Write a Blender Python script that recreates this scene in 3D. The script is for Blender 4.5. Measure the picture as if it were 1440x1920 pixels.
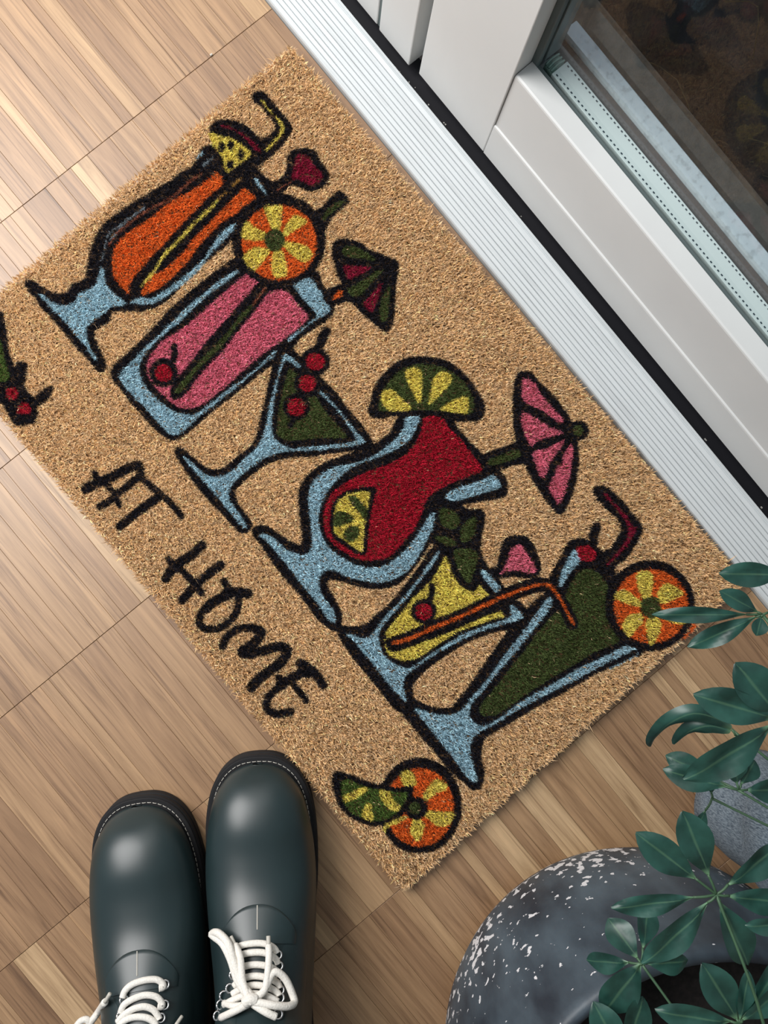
import bpy, bmesh, math, random
import numpy as np
from mathutils import Vector, Matrix
from mathutils.bvhtree import BVHTree

for o in list(bpy.data.objects):
    bpy.data.objects.remove(o, do_unlink=True)
scene = bpy.context.scene
COL = scene.collection
random.seed(11)
rng = np.random.default_rng(7)

# ------------------------------------------------------------------ camera
# world: origin on the floor straight below the camera, X towards the door,
# Y along the door, Z up, metres.
F_PX = 1450.0            # focal length in pixels of the 1440x1920 frame
PP = (642.0, 1011.0)     # principal point (the photograph is a crop)
CAM_H = 0.67
BETA = math.radians(39.5)
TILT = math.radians(2.1)
cb, sb = math.cos(BETA), math.sin(BETA)
def _ry(v):
    c, s = math.cos(TILT), math.sin(TILT)
    return np.array([c*v[0]-s*v[2], v[1], s*v[0]+c*v[2]])
CR, CU, CB = _ry((cb, -sb, 0)), _ry((sb, cb, 0)), _ry((0, 0, 1))
CPOS = np.array([0, 0, CAM_H])
cam_d = bpy.data.cameras.new('camera')
cam = bpy.data.objects.new('camera', cam_d); COL.objects.link(cam)
cam.matrix_world = Matrix(((CR[0], CU[0], CB[0], 0), (CR[1], CU[1], CB[1], 0), (CR[2], CU[2], CB[2], CAM_H), (0, 0, 0, 1)))
cam_d.sensor_fit = 'AUTO'; cam_d.sensor_width = 36.0
cam_d.lens = 36.0*F_PX/1920.0
cam_d.shift_x = (720-PP[0])/1920.0
cam_d.shift_y = (PP[1]-960)/1920.0
cam_d.clip_start = 0.01
scene.camera = cam

def ray(px, py):
    return CR*(px-PP[0])/F_PX - CU*(py-PP[1])/F_PX - CB
def at(px, py, z):
    d = ray(px, py)
    return CPOS + d*((z-CAM_H)/d[2])
def proj(P):
    v = np.asarray(P, float)-CPOS
    w = -(v@CB)
    return PP[0]+F_PX*(v@CR)/w, PP[1]-F_PX*(v@CU)/w

# ------------------------------------------------------------------ light
world = bpy.data.worlds.new('sky'); scene.world = world; world.use_nodes = True
bg = world.node_tree.nodes['Background']
bg.inputs[0].default_value = (0.80, 0.90, 1.0, 1); bg.inputs[1].default_value = 0.33
ld = bpy.data.lights.new('window_daylight', 'AREA'); ld.shape = 'RECTANGLE'
ld.size = 0.8; ld.size_y = 0.8; ld.energy = 24; ld.color = (1.0, 0.975, 0.955)
lo = bpy.data.objects.new('window_daylight', ld); COL.objects.link(lo)
lo.location = (-0.30, 0.86, 1.00)
lo.rotation_euler = (Vector((-0.05, 0.15, 0))-lo.location).to_track_quat('-Z', 'Y').to_euler()
vs = scene.view_settings
vs.view_transform = 'Standard'; vs.look = 'None'; vs.gamma = 1.0; vs.use_curve_mapping = False
vs.exposure = 0.0

# ------------------------------------------------------------------ helpers
def s2l(c):
    return tuple((x/255/12.92 if x/255 <= .04045 else ((x/255+.055)/1.055)**2.4) for x in c)
def tag(o, label=None, cat=None, group=None, kind=None):
    if label: o['label'] = label
    if cat: o['category'] = cat
    if group: o['group'] = group
    if kind: o['kind'] = kind
    return o
def empty(name, loc, rz=0.0):
    o = bpy.data.objects.new(name, None); COL.objects.link(o)
    o.empty_display_size = .02
    o.location = loc; o.rotation_euler = (0, 0, rz)
    return o
def wm(o):
    m = Matrix.LocRotScale(o.location, o.rotation_euler, o.scale)
    return (wm(o.parent) @ m) if o.parent else m
def make(name, verts, faces, mat, parent=None, smooth=False, local=False):
    """verts are world coordinates unless local"""
    V = np.asarray(verts, float)
    if parent is not None and not local:
        Mi = np.array(wm(parent).inverted())
        V = V@Mi[:3, :3].T + Mi[:3, 3]
    me = bpy.data.meshes.new(name)
    me.from_pydata(V.tolist(), [], [tuple(int(i) for i in f) for f in faces])
    if smooth: me.polygons.foreach_set('use_smooth', [True]*len(me.polygons))
    me.materials.append(mat); me.update()
    o = bpy.data.objects.new(name, me); COL.objects.link(o)
    o.parent = parent
    return o
class MB:
    def __init__(s): s.v = []; s.f = []
    def add(s, v, f):
        b = len(s.v); s.v += [tuple(p) for p in v]; s.f += [tuple(b+i for i in q) for q in f]
        return s
    def box(s, x0, x1, y0, y1, z0, z1):
        v = [(x, y, z) for z in (z0, z1) for y in (y0, y1) for x in (x0, x1)]
        return s.add(v, [(0, 2, 3, 1), (4, 5, 7, 6), (0, 1, 5, 4), (2, 6, 7, 3), (0, 4, 6, 2), (1, 3, 7, 5)])
    def bbox(s, x0, x1, y0, y1, z0, z1, b=.001):
        """box with bevelled edges"""
        bm = bmesh.new()
        bmesh.ops.create_cube(bm, size=1)
        for v in bm.verts:
            v.co = Vector((x0+(v.co.x+.5)*(x1-x0), y0+(v.co.y+.5)*(y1-y0), z0+(v.co.z+.5)*(z1-z0)))
        bmesh.ops.bevel(bm, geom=list(bm.edges), offset=b, segments=2, affect='EDGES', profile=.5)
        bm.verts.index_update()
        s.add([tuple(v.co) for v in bm.verts], [[v.index for v in f.verts] for f in bm.faces])
        bm.free(); return s
    def extrude_y(s, prof, y0, y1):
        """closed profile of (x,z), extruded along Y"""
        n = len(prof)
        v = [(x, y0, z) for x, z in prof]+[(x, y1, z) for x, z in prof]
        f = [(i, (i+1) % n, n+(i+1) % n, n+i) for i in range(n)]
        f += [tuple(range(n-1, -1, -1)), tuple(range(n, 2*n))]
        return s.add(v, f)
    def extrude_z(s, prof, z0, z1):
        n = len(prof)
        v = [(x, y, z0) for x, y in prof]+[(x, y, z1) for x, y in prof]
        f = [(i, (i+1) % n, n+(i+1) % n, n+i) for i in range(n)]
        f += [tuple(range(n-1, -1, -1)), tuple(range(n, 2*n))]
        return s.add(v, f)
    def build(s, name, mat, parent=None, smooth=False, local=False):
        return make(name, s.v, s.f, mat, parent, smooth, local)
def crom(P, n=6, closed=False):
    P = np.asarray(P, float); N = len(P)
    if closed:
        idx = lambda i: P[i % N]; segs = N
    else:
        idx = lambda i: P[min(max(i, 0), N-1)]; segs = N-1
    out = []
    t = np.linspace(0, 1, n, endpoint=False)[:, None]
    for i in range(segs):
        a, b, c, d = idx(i-1), idx(i), idx(i+1), idx(i+2)
        out.append(.5*((2*b)+(-a+c)*t+(2*a-5*b+4*c-d)*t**2+(-a+3*b-3*c+d)*t**3))
    if not closed: out.append(P[-1:])
    return np.concatenate(out)
def tube(P, r, sides=8, n=5, smooth=True, taper=None):
    P = crom(P, n) if smooth else np.asarray(P, float)
    N = len(P); T = np.gradient(P, axis=0); T /= np.linalg.norm(T, axis=1)[:, None]+1e-12
    up = np.array([0, 0, 1.]) if abs(T[0][2]) < .9 else np.array([1., 0, 0])
    a = np.cross(T[0], up); a /= np.linalg.norm(a)
    V = []
    for i in range(N):
        a = a-T[i]*(a@T[i]); a /= np.linalg.norm(a); b = np.cross(T[i], a)
        rr = r if taper is None else r*np.interp(i/(N-1), taper[0], taper[1])
        for k in range(sides):
            th = 2*math.pi*k/sides
            V.append(P[i]+rr*(a*math.cos(th)+b*math.sin(th)))
    Fc = []
    for i in range(N-1):
        for k in range(sides):
            k2 = (k+1) % sides
            Fc.append((i*sides+k, i*sides+k2, (i+1)*sides+k2, (i+1)*sides+k))
    Fc.append(tuple(range(sides-1, -1, -1))); Fc.append(tuple((N-1)*sides+k for k in range(sides)))
    return V, Fc
def lathe(prof, cx, cy, seg=64, wob=None):
    V = []; Fc = []
    n = len(prof)
    for k in range(seg):
        a = 2*math.pi*k/seg
        for i, (r, z) in enumerate(prof):
            rr = r*(1+(wob(a, z) if wob else 0))
            V.append((cx+rr*math.cos(a), cy+rr*math.sin(a), z))
    for k in range(seg):
        k2 = (k+1) % seg
        for i in range(n-1):
            Fc.append((k*n+i, k2*n+i, k2*n+i+1, k*n+i+1))
    return V, Fc

# ------------------------------------------------------------------ materials
def newmat(name):
    m = bpy.data.materials.new(name); m.use_nodes = True
    nt = m.node_tree
    return m, nt, nt.nodes['Principled BSDF']
def N(nt, t, **kw):
    n = nt.nodes.new(t)
    for k, v in kw.items(): setattr(n, k, v)
    return n
def ramp(nt, stops):
    r = N(nt, 'ShaderNodeValToRGB')
    e = r.color_ramp.elements
    while len(e) < len(stops): e.new(.5)
    for el, (p, c) in zip(e, stops):
        el.position = p; el.color = (*c, 1) if len(c) == 3 else c
    return r
def plain(name, rgb, rough=.5, metal=0, noise=.0, scale=60, bump=0, spec=.5, coat=0):
    m, nt, b = newmat(name)
    c = s2l(rgb)
    b.inputs['Roughness'].default_value = rough; b.inputs['Metallic'].default_value = metal
    b.inputs['Specular IOR Level'].default_value = spec
    b.inputs['Coat Weight'].default_value = coat
    tc = N(nt, 'ShaderNodeTexCoord'); nz = N(nt, 'ShaderNodeTexNoise')
    nz.inputs['Scale'].default_value = scale; nz.inputs['Detail'].default_value = 5
    nt.links.new(tc.outputs['Object'], nz.inputs['Vector'])
    lo_ = tuple(x*(1-noise) for x in c); hi = tuple(min(1, x*(1+noise)) for x in c)
    r = ramp(nt, [(.3, lo_), (.7, hi)])
    nt.links.new(nz.outputs['Fac'], r.inputs['Fac'])
    nt.links.new(r.outputs['Color'], b.inputs['Base Color'])
    if bump:
        bp = N(nt, 'ShaderNodeBump'); bp.inputs['Strength'].default_value = bump; bp.inputs['Distance'].default_value = .001
        nt.links.new(nz.outputs['Fac'], bp.inputs['Height']); nt.links.new(bp.outputs['Normal'], b.inputs['Normal'])
    return m

def wood_mat():
    m, nt, b = newmat('oak_parquet')
    geo = N(nt, 'ShaderNodeNewGeometry'); oi = N(nt, 'ShaderNodeObjectInfo')
    add = N(nt, 'ShaderNodeMath', operation='ADD'); fr = N(nt, 'ShaderNodeMath', operation='FRACT')
    nt.links.new(geo.outputs['Random Per Island'], add.inputs[0]); nt.links.new(oi.outputs['Random'], add.inputs[1])
    nt.links.new(add.outputs[0], fr.inputs[0])
    wn = N(nt, 'ShaderNodeTexWhiteNoise', noise_dimensions='1D')
    nt.links.new(fr.outputs[0], wn.inputs['W'])
    sc = N(nt, 'ShaderNodeVectorMath', operation='MULTIPLY'); sc.inputs[1].default_value = (120, 6.5, 1)
    nt.links.new(geo.outputs['Position'], sc.inputs[0])
    off = N(nt, 'ShaderNodeVectorMath', operation='SCALE'); off.inputs['Scale'].default_value = 40
    nt.links.new(wn.outputs['Color'], off.inputs[0])
    v = N(nt, 'ShaderNodeVectorMath', operation='ADD')
    nt.links.new(sc.outputs[0], v.inputs[0]); nt.links.new(off.outputs[0], v.inputs[1])
    g1 = N(nt, 'ShaderNodeTexNoise'); g1.inputs['Scale'].default_value = 1.0; g1.inputs['Detail'].default_value = 7; g1.inputs['Roughness'].default_value = .65; g1.inputs['Distortion'].default_value = 1.1
    nt.links.new(v.outputs[0], g1.inputs['Vector'])
    sc2 = N(nt, 'ShaderNodeVectorMath', operation='MULTIPLY'); sc2.inputs[1].default_value = (4.5, 1.6, 1)
    nt.links.new(v.outputs[0], sc2.inputs[0])
    g2 = N(nt, 'ShaderNodeTexNoise'); g2.inputs['Scale'].default_value = 1.0; g2.inputs['Detail'].default_value = 3
    nt.links.new(sc2.outputs[0], g2.inputs['Vector'])
    tone = ramp(nt, [(0, s2l((142, 108, 76))), (.3, s2l((157, 122, 88))), (.8, s2l((171, 136, 99))), (.92, s2l((183, 149, 110))), (1, s2l((202, 170, 130)))])
    nt.links.new(wn.outputs['Value'], tone.inputs['Fac'])
    gr = ramp(nt, [(.27, (.48, .42, .36)), (.42, (.80, .77, .74)), (.56, (1.0, 1.0, 1.0)), (.78, (1.32, 1.32, 1.3))])
    nt.links.new(g1.outputs['Fac'], gr.inputs['Fac'])
    mx = N(nt, 'ShaderNodeMix', data_type='RGBA', blend_type='MULTIPLY'); mx.inputs['Factor'].default_value = 1
    nt.links.new(tone.outputs['Color'], mx.inputs['A']); nt.links.new(gr.outputs['Color'], mx.inputs['B'])
    pr = ramp(nt, [(.32, (.58, .52, .46)), (.46, (1, 1, 1))])
    nt.links.new(g2.outputs['Fac'], pr.inputs['Fac'])
    mx2 = N(nt, 'ShaderNodeMix', data_type='RGBA', blend_type='MULTIPLY'); mx2.inputs['Factor'].default_value = .8
    nt.links.new(mx.outputs['Result'], mx2.inputs['A']); nt.links.new(pr.outputs['Color'], mx2.inputs['B'])
    nt.links.new(mx2.outputs['Result'], b.inputs['Base Color'])
    b.inputs['Roughness'].default_value = .48; b.inputs['Specular IOR Level'].default_value = 1.0
    bp = N(nt, 'ShaderNodeBump'); bp.inputs['Strength'].default_value = .12; bp.inputs['Distance'].default_value = .0006
    nt.links.new(g1.outputs['Fac'], bp.inputs['Height']); nt.links.new(bp.outputs['Normal'], b.inputs['Normal'])
    return m
M_WOOD = wood_mat()
M_JOINT = plain('dark_joint', (46, 34, 24), .9)

def fibre_mat():
    m, nt, b = newmat('dyed_coir_fibre')
    a = N(nt, 'ShaderNodeAttribute'); a.attribute_name = 'Col'
    nt.links.new(a.outputs['Color'], b.inputs['Base Color'])
    b.inputs['Roughness'].default_value = .7
    b.inputs['Specular IOR Level'].default_value = .15
    return m
M_FIBRE = fibre_mat()
M_BACK = plain('coir_base', (96, 70, 44), .95, noise=.4, scale=400)

def painted(name, rgb, dirt=.0, scale=90, rough=.45, stretch=(1, 1, 1)):
    m, nt, b = newmat(name)
    tc = N(nt, 'ShaderNodeTexCoord')
    mp = N(nt, 'ShaderNodeMapping'); mp.inputs['Scale'].default_value = stretch
    nt.links.new(tc.outputs['Object'], mp.inputs['Vector'])
    nz = N(nt, 'ShaderNodeTexNoise'); nz.inputs['Scale'].default_value = scale; nz.inputs['Detail'].default_value = 6
    nt.links.new(mp.outputs['Vector'], nz.inputs['Vector'])
    c = s2l(rgb)
    r = ramp(nt, [(max(0, .36-.02), tuple(x*(1-dirt) for x in c)), (.46, tuple(x*.96 for x in c)), (.7, c)])
    nt.links.new(nz.outputs['Fac'], r.inputs['Fac']); nt.links.new(r.outputs['Color'], b.inputs['Base Color'])
    b.inputs['Roughness'].default_value = rough
    return m
M_DOOR = painted('white_door_paint', (218, 220, 219), dirt=.05, scale=14)
M_THRESH = painted('white_threshold_paint', (206, 212, 214), dirt=.12, scale=60, stretch=(6, .3, 1), rough=.5)
M_RUBBER = plain('black_rubber', (20, 20, 26), .55)
M_GASKET = plain('grey_gasket', (92, 104, 104), .6)
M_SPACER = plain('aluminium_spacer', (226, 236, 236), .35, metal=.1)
M_DOT = plain('spacer_perforation', (50, 66, 76), .5)
M_KEY = plain('clear_corner_key', (130, 160, 150), .15, coat=.5)
M_OUTSILL = painted('outer_frame_paint', (236, 240, 250), dirt=.25, scale=160)
M_STONE = plain('outdoor_stone', (120, 108, 100), .9, noise=.25, scale=80, bump=.3)
M_GROUND = plain('outdoor_ground', (58, 53, 55), .95, noise=.55, scale=22, bump=.6)
M_DRYGRASS = plain('dry_grass', (120, 105, 85), .8)
def glass_mat():
    m = bpy.data.materials.new('window_glass'); m.use_nodes = True
    nt = m.node_tree; nt.nodes.clear()
    out = N(nt, 'ShaderNodeOutputMaterial'); mix = N(nt, 'ShaderNodeMixShader')
    tr = N(nt, 'ShaderNodeBsdfTransparent'); tr.inputs[0].default_value = (.965, .985, .98, 1)
    gl = N(nt, 'ShaderNodeBsdfGlossy'); gl.inputs['Roughness'].default_value = .01
    fr = N(nt, 'ShaderNodeFresnel'); fr.inputs['IOR'].default_value = 1.45
    ge = N(nt, 'ShaderNodeNewGeometry'); inv_ = N(nt, 'ShaderNodeMath', operation='SUBTRACT'); inv_.inputs[0].default_value = 1.0
    nt.links.new(ge.outputs['Backfacing'], inv_.inputs[1])
    mu = N(nt, 'ShaderNodeMath', operation='MULTIPLY'); nt.links.new(fr.outputs[0], mu.inputs[0]); nt.links.new(inv_.outputs[0], mu.inputs[1])
    nt.links.new(mu.outputs[0], mix.inputs[0]); nt.links.new(tr.outputs[0], mix.inputs[1]); nt.links.new(gl.outputs[0], mix.inputs[2])
    nt.links.new(mix.outputs[0], out.inputs[0])
    return m
M_GLASS = glass_mat()
M_LEATHER = plain('dark_green_rubber', (30, 45, 47), .38, noise=.10, scale=30, bump=.02, spec=.6)
M_SOLE = plain('black_sole', (10, 10, 14), .8, noise=.15, scale=200)
M_STITCH = plain('pale_stitch', (190, 186, 176), .7)
M_LACE = plain('white_lace', (226, 222, 214), .85, noise=.12, scale=900, bump=.4)
M_METAL = plain('silver_eyelet', (200, 200, 200), .22, metal=1)
M_LINING = plain('dark_lining', (26, 28, 30), .9)
def pot_mat():
    m, nt, b = newmat('worn_slate_glaze')
    tc = N(nt, 'ShaderNodeTexCoord')
    n1 = N(nt, 'ShaderNodeTexNoise'); n1.inputs['Scale'].default_value = 26; n1.inputs['Detail'].default_value = 6
    mp = N(nt, 'ShaderNodeMapping'); mp.inputs['Scale'].default_value = (1, 1, .45)
    nt.links.new(tc.outputs['Object'], mp.inputs['Vector'])
    nt.links.new(mp.outputs['Vector'], n1.inputs['Vector'])
    base = ramp(nt, [(.35, s2l((40, 48, 58))), (.65, s2l((82, 96, 106)))])
    nt.links.new(n1.outputs['Fac'], base.inputs['Fac'])
    n2 = N(nt, 'ShaderNodeTexNoise'); n2.inputs['Scale'].default_value = 150; n2.inputs['Detail'].default_value = 4; n2.inputs['Roughness'].default_value = .5
    nt.links.new(tc.outputs['Object'], n2.inputs['Vector'])
    n3 = N(nt, 'ShaderNodeTexNoise'); n3.inputs['Scale'].default_value = 13; n3.inputs['Detail'].default_value = 2
    nt.links.new(tc.outputs['Object'], n3.inputs['Vector'])
    sx = N(nt, 'ShaderNodeSeparateXYZ'); nt.links.new(tc.outputs['Object'], sx.inputs[0])
    mr = N(nt, 'ShaderNodeMapRange'); mr.inputs['From Min'].default_value = .02; mr.inputs['From Max'].default_value = .12
    mr.inputs['To Min'].default_value = .14; mr.inputs['To Max'].default_value = .0
    nt.links.new(sx.outputs['Z'], mr.inputs['Value'])
    a1 = N(nt, 'ShaderNodeMath', operation='MULTIPLY'); a1.inputs[1].default_value = .25
    nt.links.new(n3.outputs['Fac'], a1.inputs[0])
    a2 = N(nt, 'ShaderNodeMath', operation='ADD'); nt.links.new(n2.outputs['Fac'], a2.inputs[0]); nt.links.new(a1.outputs[0], a2.inputs[1])
    a3 = N(nt, 'ShaderNodeMath', operation='ADD'); nt.links.new(a2.outputs[0], a3.inputs[0]); nt.links.new(mr.outputs[0], a3.inputs[1])
    fl = ramp(nt, [(.805, (0, 0, 0)), (.82, (1, 1, 1))])
    nt.links.new(a3.outputs[0], fl.inputs['Fac'])
    mx = N(nt, 'ShaderNodeMix', data_type='RGBA')
    nt.links.new(fl.outputs['Color'], mx.inputs['Factor']); nt.links.new(base.outputs['Color'], mx.inputs['A'])
    mx.inputs['B'].default_value = (*s2l((225, 224, 226)), 1)
    nt.links.new(mx.outputs['Result'], b.inputs['Base Color'])
    b.inputs['Roughness'].default_value = .5
    bp = N(nt, 'ShaderNodeBump'); bp.inputs['Strength'].default_value = .35; bp.inputs['Distance'].default_value = .001; bp.invert = True
    nt.links.new(a3.outputs[0], bp.inputs['Height']); nt.links.new(bp.outputs['Normal'], b.inputs['Normal'])
    return m
M_POT = pot_mat()
M_SOIL = plain('potting_soil', (26, 22, 20), .95, noise=.6, scale=250, bump=.8)
def fabric_mat():
    m, nt, b = newmat('grey_fabric')
    tc = N(nt, 'ShaderNodeTexCoord')
    w1 = N(nt, 'ShaderNodeTexNoise'); w1.inputs['Scale'].default_value = 1100
    mp = N(nt, 'ShaderNodeMapping'); mp.inputs['Scale'].default_value = (1, 1, .25)
    nt.links.new(tc.outputs['Object'], mp.inputs['Vector']); nt.links.new(mp.outputs['Vector'], w1.inputs['Vector'])
    r = ramp(nt, [(.3, s2l((70, 84, 98))), (.7, s2l((138, 152, 162)))])
    nt.links.new(w1.outputs['Fac'], r.inputs['Fac']); nt.links.new(r.outputs['Color'], b.inputs['Base Color'])
    b.inputs['Roughness'].default_value = .9
    bp = N(nt, 'ShaderNodeBump'); bp.inputs['Strength'].default_value = .5; bp.inputs['Distance'].default_value = .0008
    nt.links.new(w1.outputs['Fac'], bp.inputs['Height']); nt.links.new(bp.outputs['Normal'], b.inputs['Normal'])
    return m
M_FABRIC = fabric_mat()
def leaf_mat():
    m, nt, b = newmat('glossy_leaf')
    uv = N(nt, 'ShaderNodeUVMap'); sx = N(nt, 'ShaderNodeSeparateXYZ'); nt.links.new(uv.outputs[0], sx.inputs[0])
    d = N(nt, 'ShaderNodeMath', operation='SUBTRACT'); d.inputs[1].default_value = .5; nt.links.new(sx.outputs['X'], d.inputs[0])
    ab = N(nt, 'ShaderNodeMath', operation='ABSOLUTE'); nt.links.new(d.outputs[0], ab.inputs[0])
    rib = ramp(nt, [(.0, (1, 1, 1)), (.02, (.75, .75, .75)), (.055, (0, 0, 0))])
    nt.links.new(ab.outputs[0], rib.inputs['Fac'])
    tc = N(nt, 'ShaderNodeTexCoord'); nz = N(nt, 'ShaderNodeTexNoise'); nz.inputs['Scale'].default_value = 70; nz.inputs['Detail'].default_value = 4
    nt.links.new(tc.outputs['Object'], nz.inputs['Vector'])
    base = ramp(nt, [(.3, s2l((24, 54, 47))), (.7, s2l((44, 86, 76)))])
    nt.links.new(nz.outputs['Fac'], base.inputs['Fac'])
    end = ramp(nt, [(.0, (.8, .8, .8)), (.12, (.0, .0, .0))])
    nt.links.new(sx.outputs['Y'], end.inputs['Fac'])
    mxm = N(nt, 'ShaderNodeMath', operation='MAXIMUM'); 
    rs = N(nt, 'ShaderNodeMath', operation='MULTIPLY'); rs.inputs[1].default_value = .22
    nt.links.new(rib.outputs['Color'], rs.inputs[0])
    nt.links.new(rs.outputs[0], mxm.inputs[0]); nt.links.new(end.outputs['Color'], mxm.inputs[1])
    mx = N(nt, 'ShaderNodeMix', data_type='RGBA'); mx.inputs['B'].default_value = (*s2l((120, 160, 120)), 1)
    nt.links.new(mxm.outputs[0], mx.inputs['Factor']); nt.links.new(base.outputs['Color'], mx.inputs['A'])
    nt.links.new(mx.outputs['Result'], b.inputs['Base Color'])
    b.inputs['Roughness'].default_value = .38
    return m
M_LEAF = leaf_mat()
M_STEM = plain('leaf_stalk', (62, 92, 66), .5, noise=.2)
M_BARK = plain('green_brown_stem', (62, 78, 50), .7, noise=.3)

# ------------------------------------------------------------------ floor
SEAM0, SEAMD = .3990, .1657
MATC = [np.array(p) for p in ((.2615, .3578), (.2697, -.2505), (-.1258, -.2629), (-.1340, .3454))]   # mat corners
def in_mat(x, y, m=.012):
    for i in range(4):
        a, b_ = MATC[i], MATC[(i+1) % 4]
        e = b_-a; nrm = np.array([e[1], -e[0]])/np.linalg.norm(e)     # points inwards for clockwise corners
        if (np.array([x, y])-a)@nrm < m: return False
    return True
floor = MB().box(-1.3, .34, -.84, 1.35, -.03, -.0082).build('floor', M_JOINT)
tag(floor, 'oak mosaic parquet floor of short narrow strips', 'floor', kind='structure')
WID = (.0095, .0140, .0180, .0250)
def strip_geo(w, L):
    g = .00008; b = .00016; h = .008
    x, y = w/2-g, L/2-g
    v = [(-x, -y, -h), (x, -y, -h), (x, y, -h), (-x, y, -h), (-x, -y, -b), (x, -y, -b), (x, y, -b), (-x, y, -b),
         (-x+b, -y+b, 0), (x-b, -y+b, 0), (x-b, y-b, 0), (-x+b, y-b, 0)]
    f = [(0, 1, 5, 4), (1, 2, 6, 5), (2, 3, 7, 6), (3, 0, 4, 7), (4, 5, 9, 8), (5, 6, 10, 9), (6, 7, 11, 10), (7, 4, 8, 11), (8, 9, 10, 11)]
    return v, f
strip_me = {}
for w in WID:
    v, f = strip_geo(w, SEAMD-.0003)
    me = bpy.data.meshes.new('floor_strip'); me.from_pydata(v, [], f); me.materials.append(M_WOOD); me.update(); strip_me[w] = me
rest = MB(); nstrip = 0
for k in range(-6, 7):
    yc = SEAM0-SEAMD*(k+.5)
    x = .2735
    while x > -1.28:
        w = random.choice(WID)
        xc = x-w/2; x -= w
        zz = random.uniform(-.00012, .00012)
        pts = [(xc, yc+t*SEAMD, 0) for t in (-.45, -.2, 0, .2, .45)]
        seen = 0
        for p in pts:
            u_, v_ = proj(p)
            if -15 < u_ < 1455 and -15 < v_ < 1935 and not in_mat(p[0], p[1]): seen += 1
        if seen and nstrip < 300:
            o = bpy.data.objects.new('floor_strip', strip_me[w]); COL.objects.link(o)
            o.parent = floor; o.location = (xc, yc, zz); nstrip += 1
        else:
            v, f = strip_geo(w, SEAMD-.0003); rest.add([(p[0]+xc, p[1]+yc, p[2]+zz) for p in v], f)
o = rest.build('floor_strips_out_of_view', M_WOOD, floor); o['kind'] = 'stuff'; o.name = 'floor_strip_field'

wl = MB().bbox(-1.3, .3200, -.88, -.80, -.0080, 2.3, .002).build('added_shade_wall', plain('warm_grey_plaster', (120, 110, 100), .9, noise=.04, scale=8))  # out-of-view wall, added to shade the plant corner
tag(wl, 'unseen warm grey wall added behind the potted plants for shade', 'wall', kind='structure')
# ------------------------------------------------------------------ threshold and door wall
Y_END0, Y_END1 = -.86, 1.25
prof = [(.2745, -.008), (.2745, .0035), (.2752, .0050)]
nr = 9
for i in range(nr):
    gx = .2788+i*.0040; gz = .0054+i*.00085
    prof += [(gx, gz), (gx+.0002, gz-.0013), (gx+.0006, gz-.0013), (gx+.0008, gz+.0002)]
prof += [(.3150, .0136), (.3156, .0128), (.3162, .0128), (.3166, .0140), (.3186, .0140), (.3192, .0130), (.3192, -.008)]
thr = MB().extrude_y(prof, Y_END0, Y_END1).build('trim_1', M_THRESH)
tag(thr, 'ribbed white metal threshold strip in front of the door', 'threshold', kind='structure')
seal = MB().bbox(.3194, .3450, Y_END0, Y_END1, -.008, .0050, .001).build('trim_2', M_RUBBER)
tag(seal, 'black rubber seal strip between threshold and door', 'seal', kind='structure')
g = MB()
for i in range(26):
    yy = random.gauss(.262, .03) if i < 18 else random.uniform(-.25, .38); xx = random.uniform(.3205, .3250); s = random.uniform(.0003, .0007)
    g.bbox(xx-s, xx+s, yy-s*1.4, yy+s*1.4, .0049, .0049+s*1.3, s*.35)
o = g.build('grit', plain('pale_grit', (180, 178, 172), .8), seal); o['kind'] = 'stuff'

FX = .3277
# fixed frame to the upper left of the opening door: two upright boards with a joint
fr = empty('fixed_frame', (FX, .30, .02)); fr.name = 'door_2'
tag(fr, 'white fixed door frame post with a vertical joint', 'door frame', kind='structure')
MB().bbox(.3268, .40, .2775, .3181, .0165, 2.05, .0012).build('frame_post', M_DOOR, fr)
MB().bbox(.3282, .40, .3222, 1.25, .0165, 2.05, .0012).build('frame_board', M_DOOR, fr)
MB().box(.3292, .395, .3181, .3222, .0165, 2.05).build('joint_strip', M_GASKET, fr)

door = empty('door_1', (FX, .18, .02))
tag(door, 'white glazed balcony door with wide bottom rail', 'door', kind='structure')
GX = .3450
Yst0, Yst1 = .2658, .1793        # stile
YR0, YR1 = -.84, -.75
MB().bbox(FX, GX, Yst1, Yst0, .0200, 2.03, .0008).bbox(GX+.0002, .388, Yst1+.007, Yst0, .0200, 2.03, .0008).build('stile', M_DOOR, door)
MB().bbox(FX, GX, YR0, YR1, .0200, 2.03, .0008).bbox(GX+.0002, .388, YR0, YR1-.007, .0200, 2.03, .0008).build('stile', M_DOOR, door)
rp = [(FX, .0200), (FX, .0585), (.3281, .0600), (.3291, .0606), (.3295, .0606), (.3295, .1218), (.3299, .1230), (.3312, .1238), (GX, .1246), (GX, .1060), (.3740, .1060), (.3740, .0200)]
MB().extrude_y(rp, YR1+.0006, Yst1-.0006).build('bottom_rail', M_DOOR, door)
MB().bbox(FX, .388, YR1+.0006, Yst1-.0006, 1.93, 2.03, .001).build('top_rail', M_DOOR, door)
MB().bbox(GX+.0001, .3503, YR1, Yst1-.001, .1062, .1210, .0008).bbox(GX+.0001, .3503, Yst1-.0052, Yst1+.006, .1215, 1.93, .0008).build('glazing_strip', M_GASKET, door)
MB().box(.3504, .3538, YR1-.004, Yst1+.002, .1065, 1.925).build('inner_pane', M_GLASS, door)
MB().box(.3692, .3726, YR1-.004, Yst1+.002, .1065, 1.925).build('outer_pane', M_GLASS, door)
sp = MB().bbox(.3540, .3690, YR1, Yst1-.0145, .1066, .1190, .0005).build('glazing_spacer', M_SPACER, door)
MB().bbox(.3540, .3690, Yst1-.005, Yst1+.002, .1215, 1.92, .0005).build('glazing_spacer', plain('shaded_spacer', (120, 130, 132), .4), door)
d = MB()
yy = Yst1-.018
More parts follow.
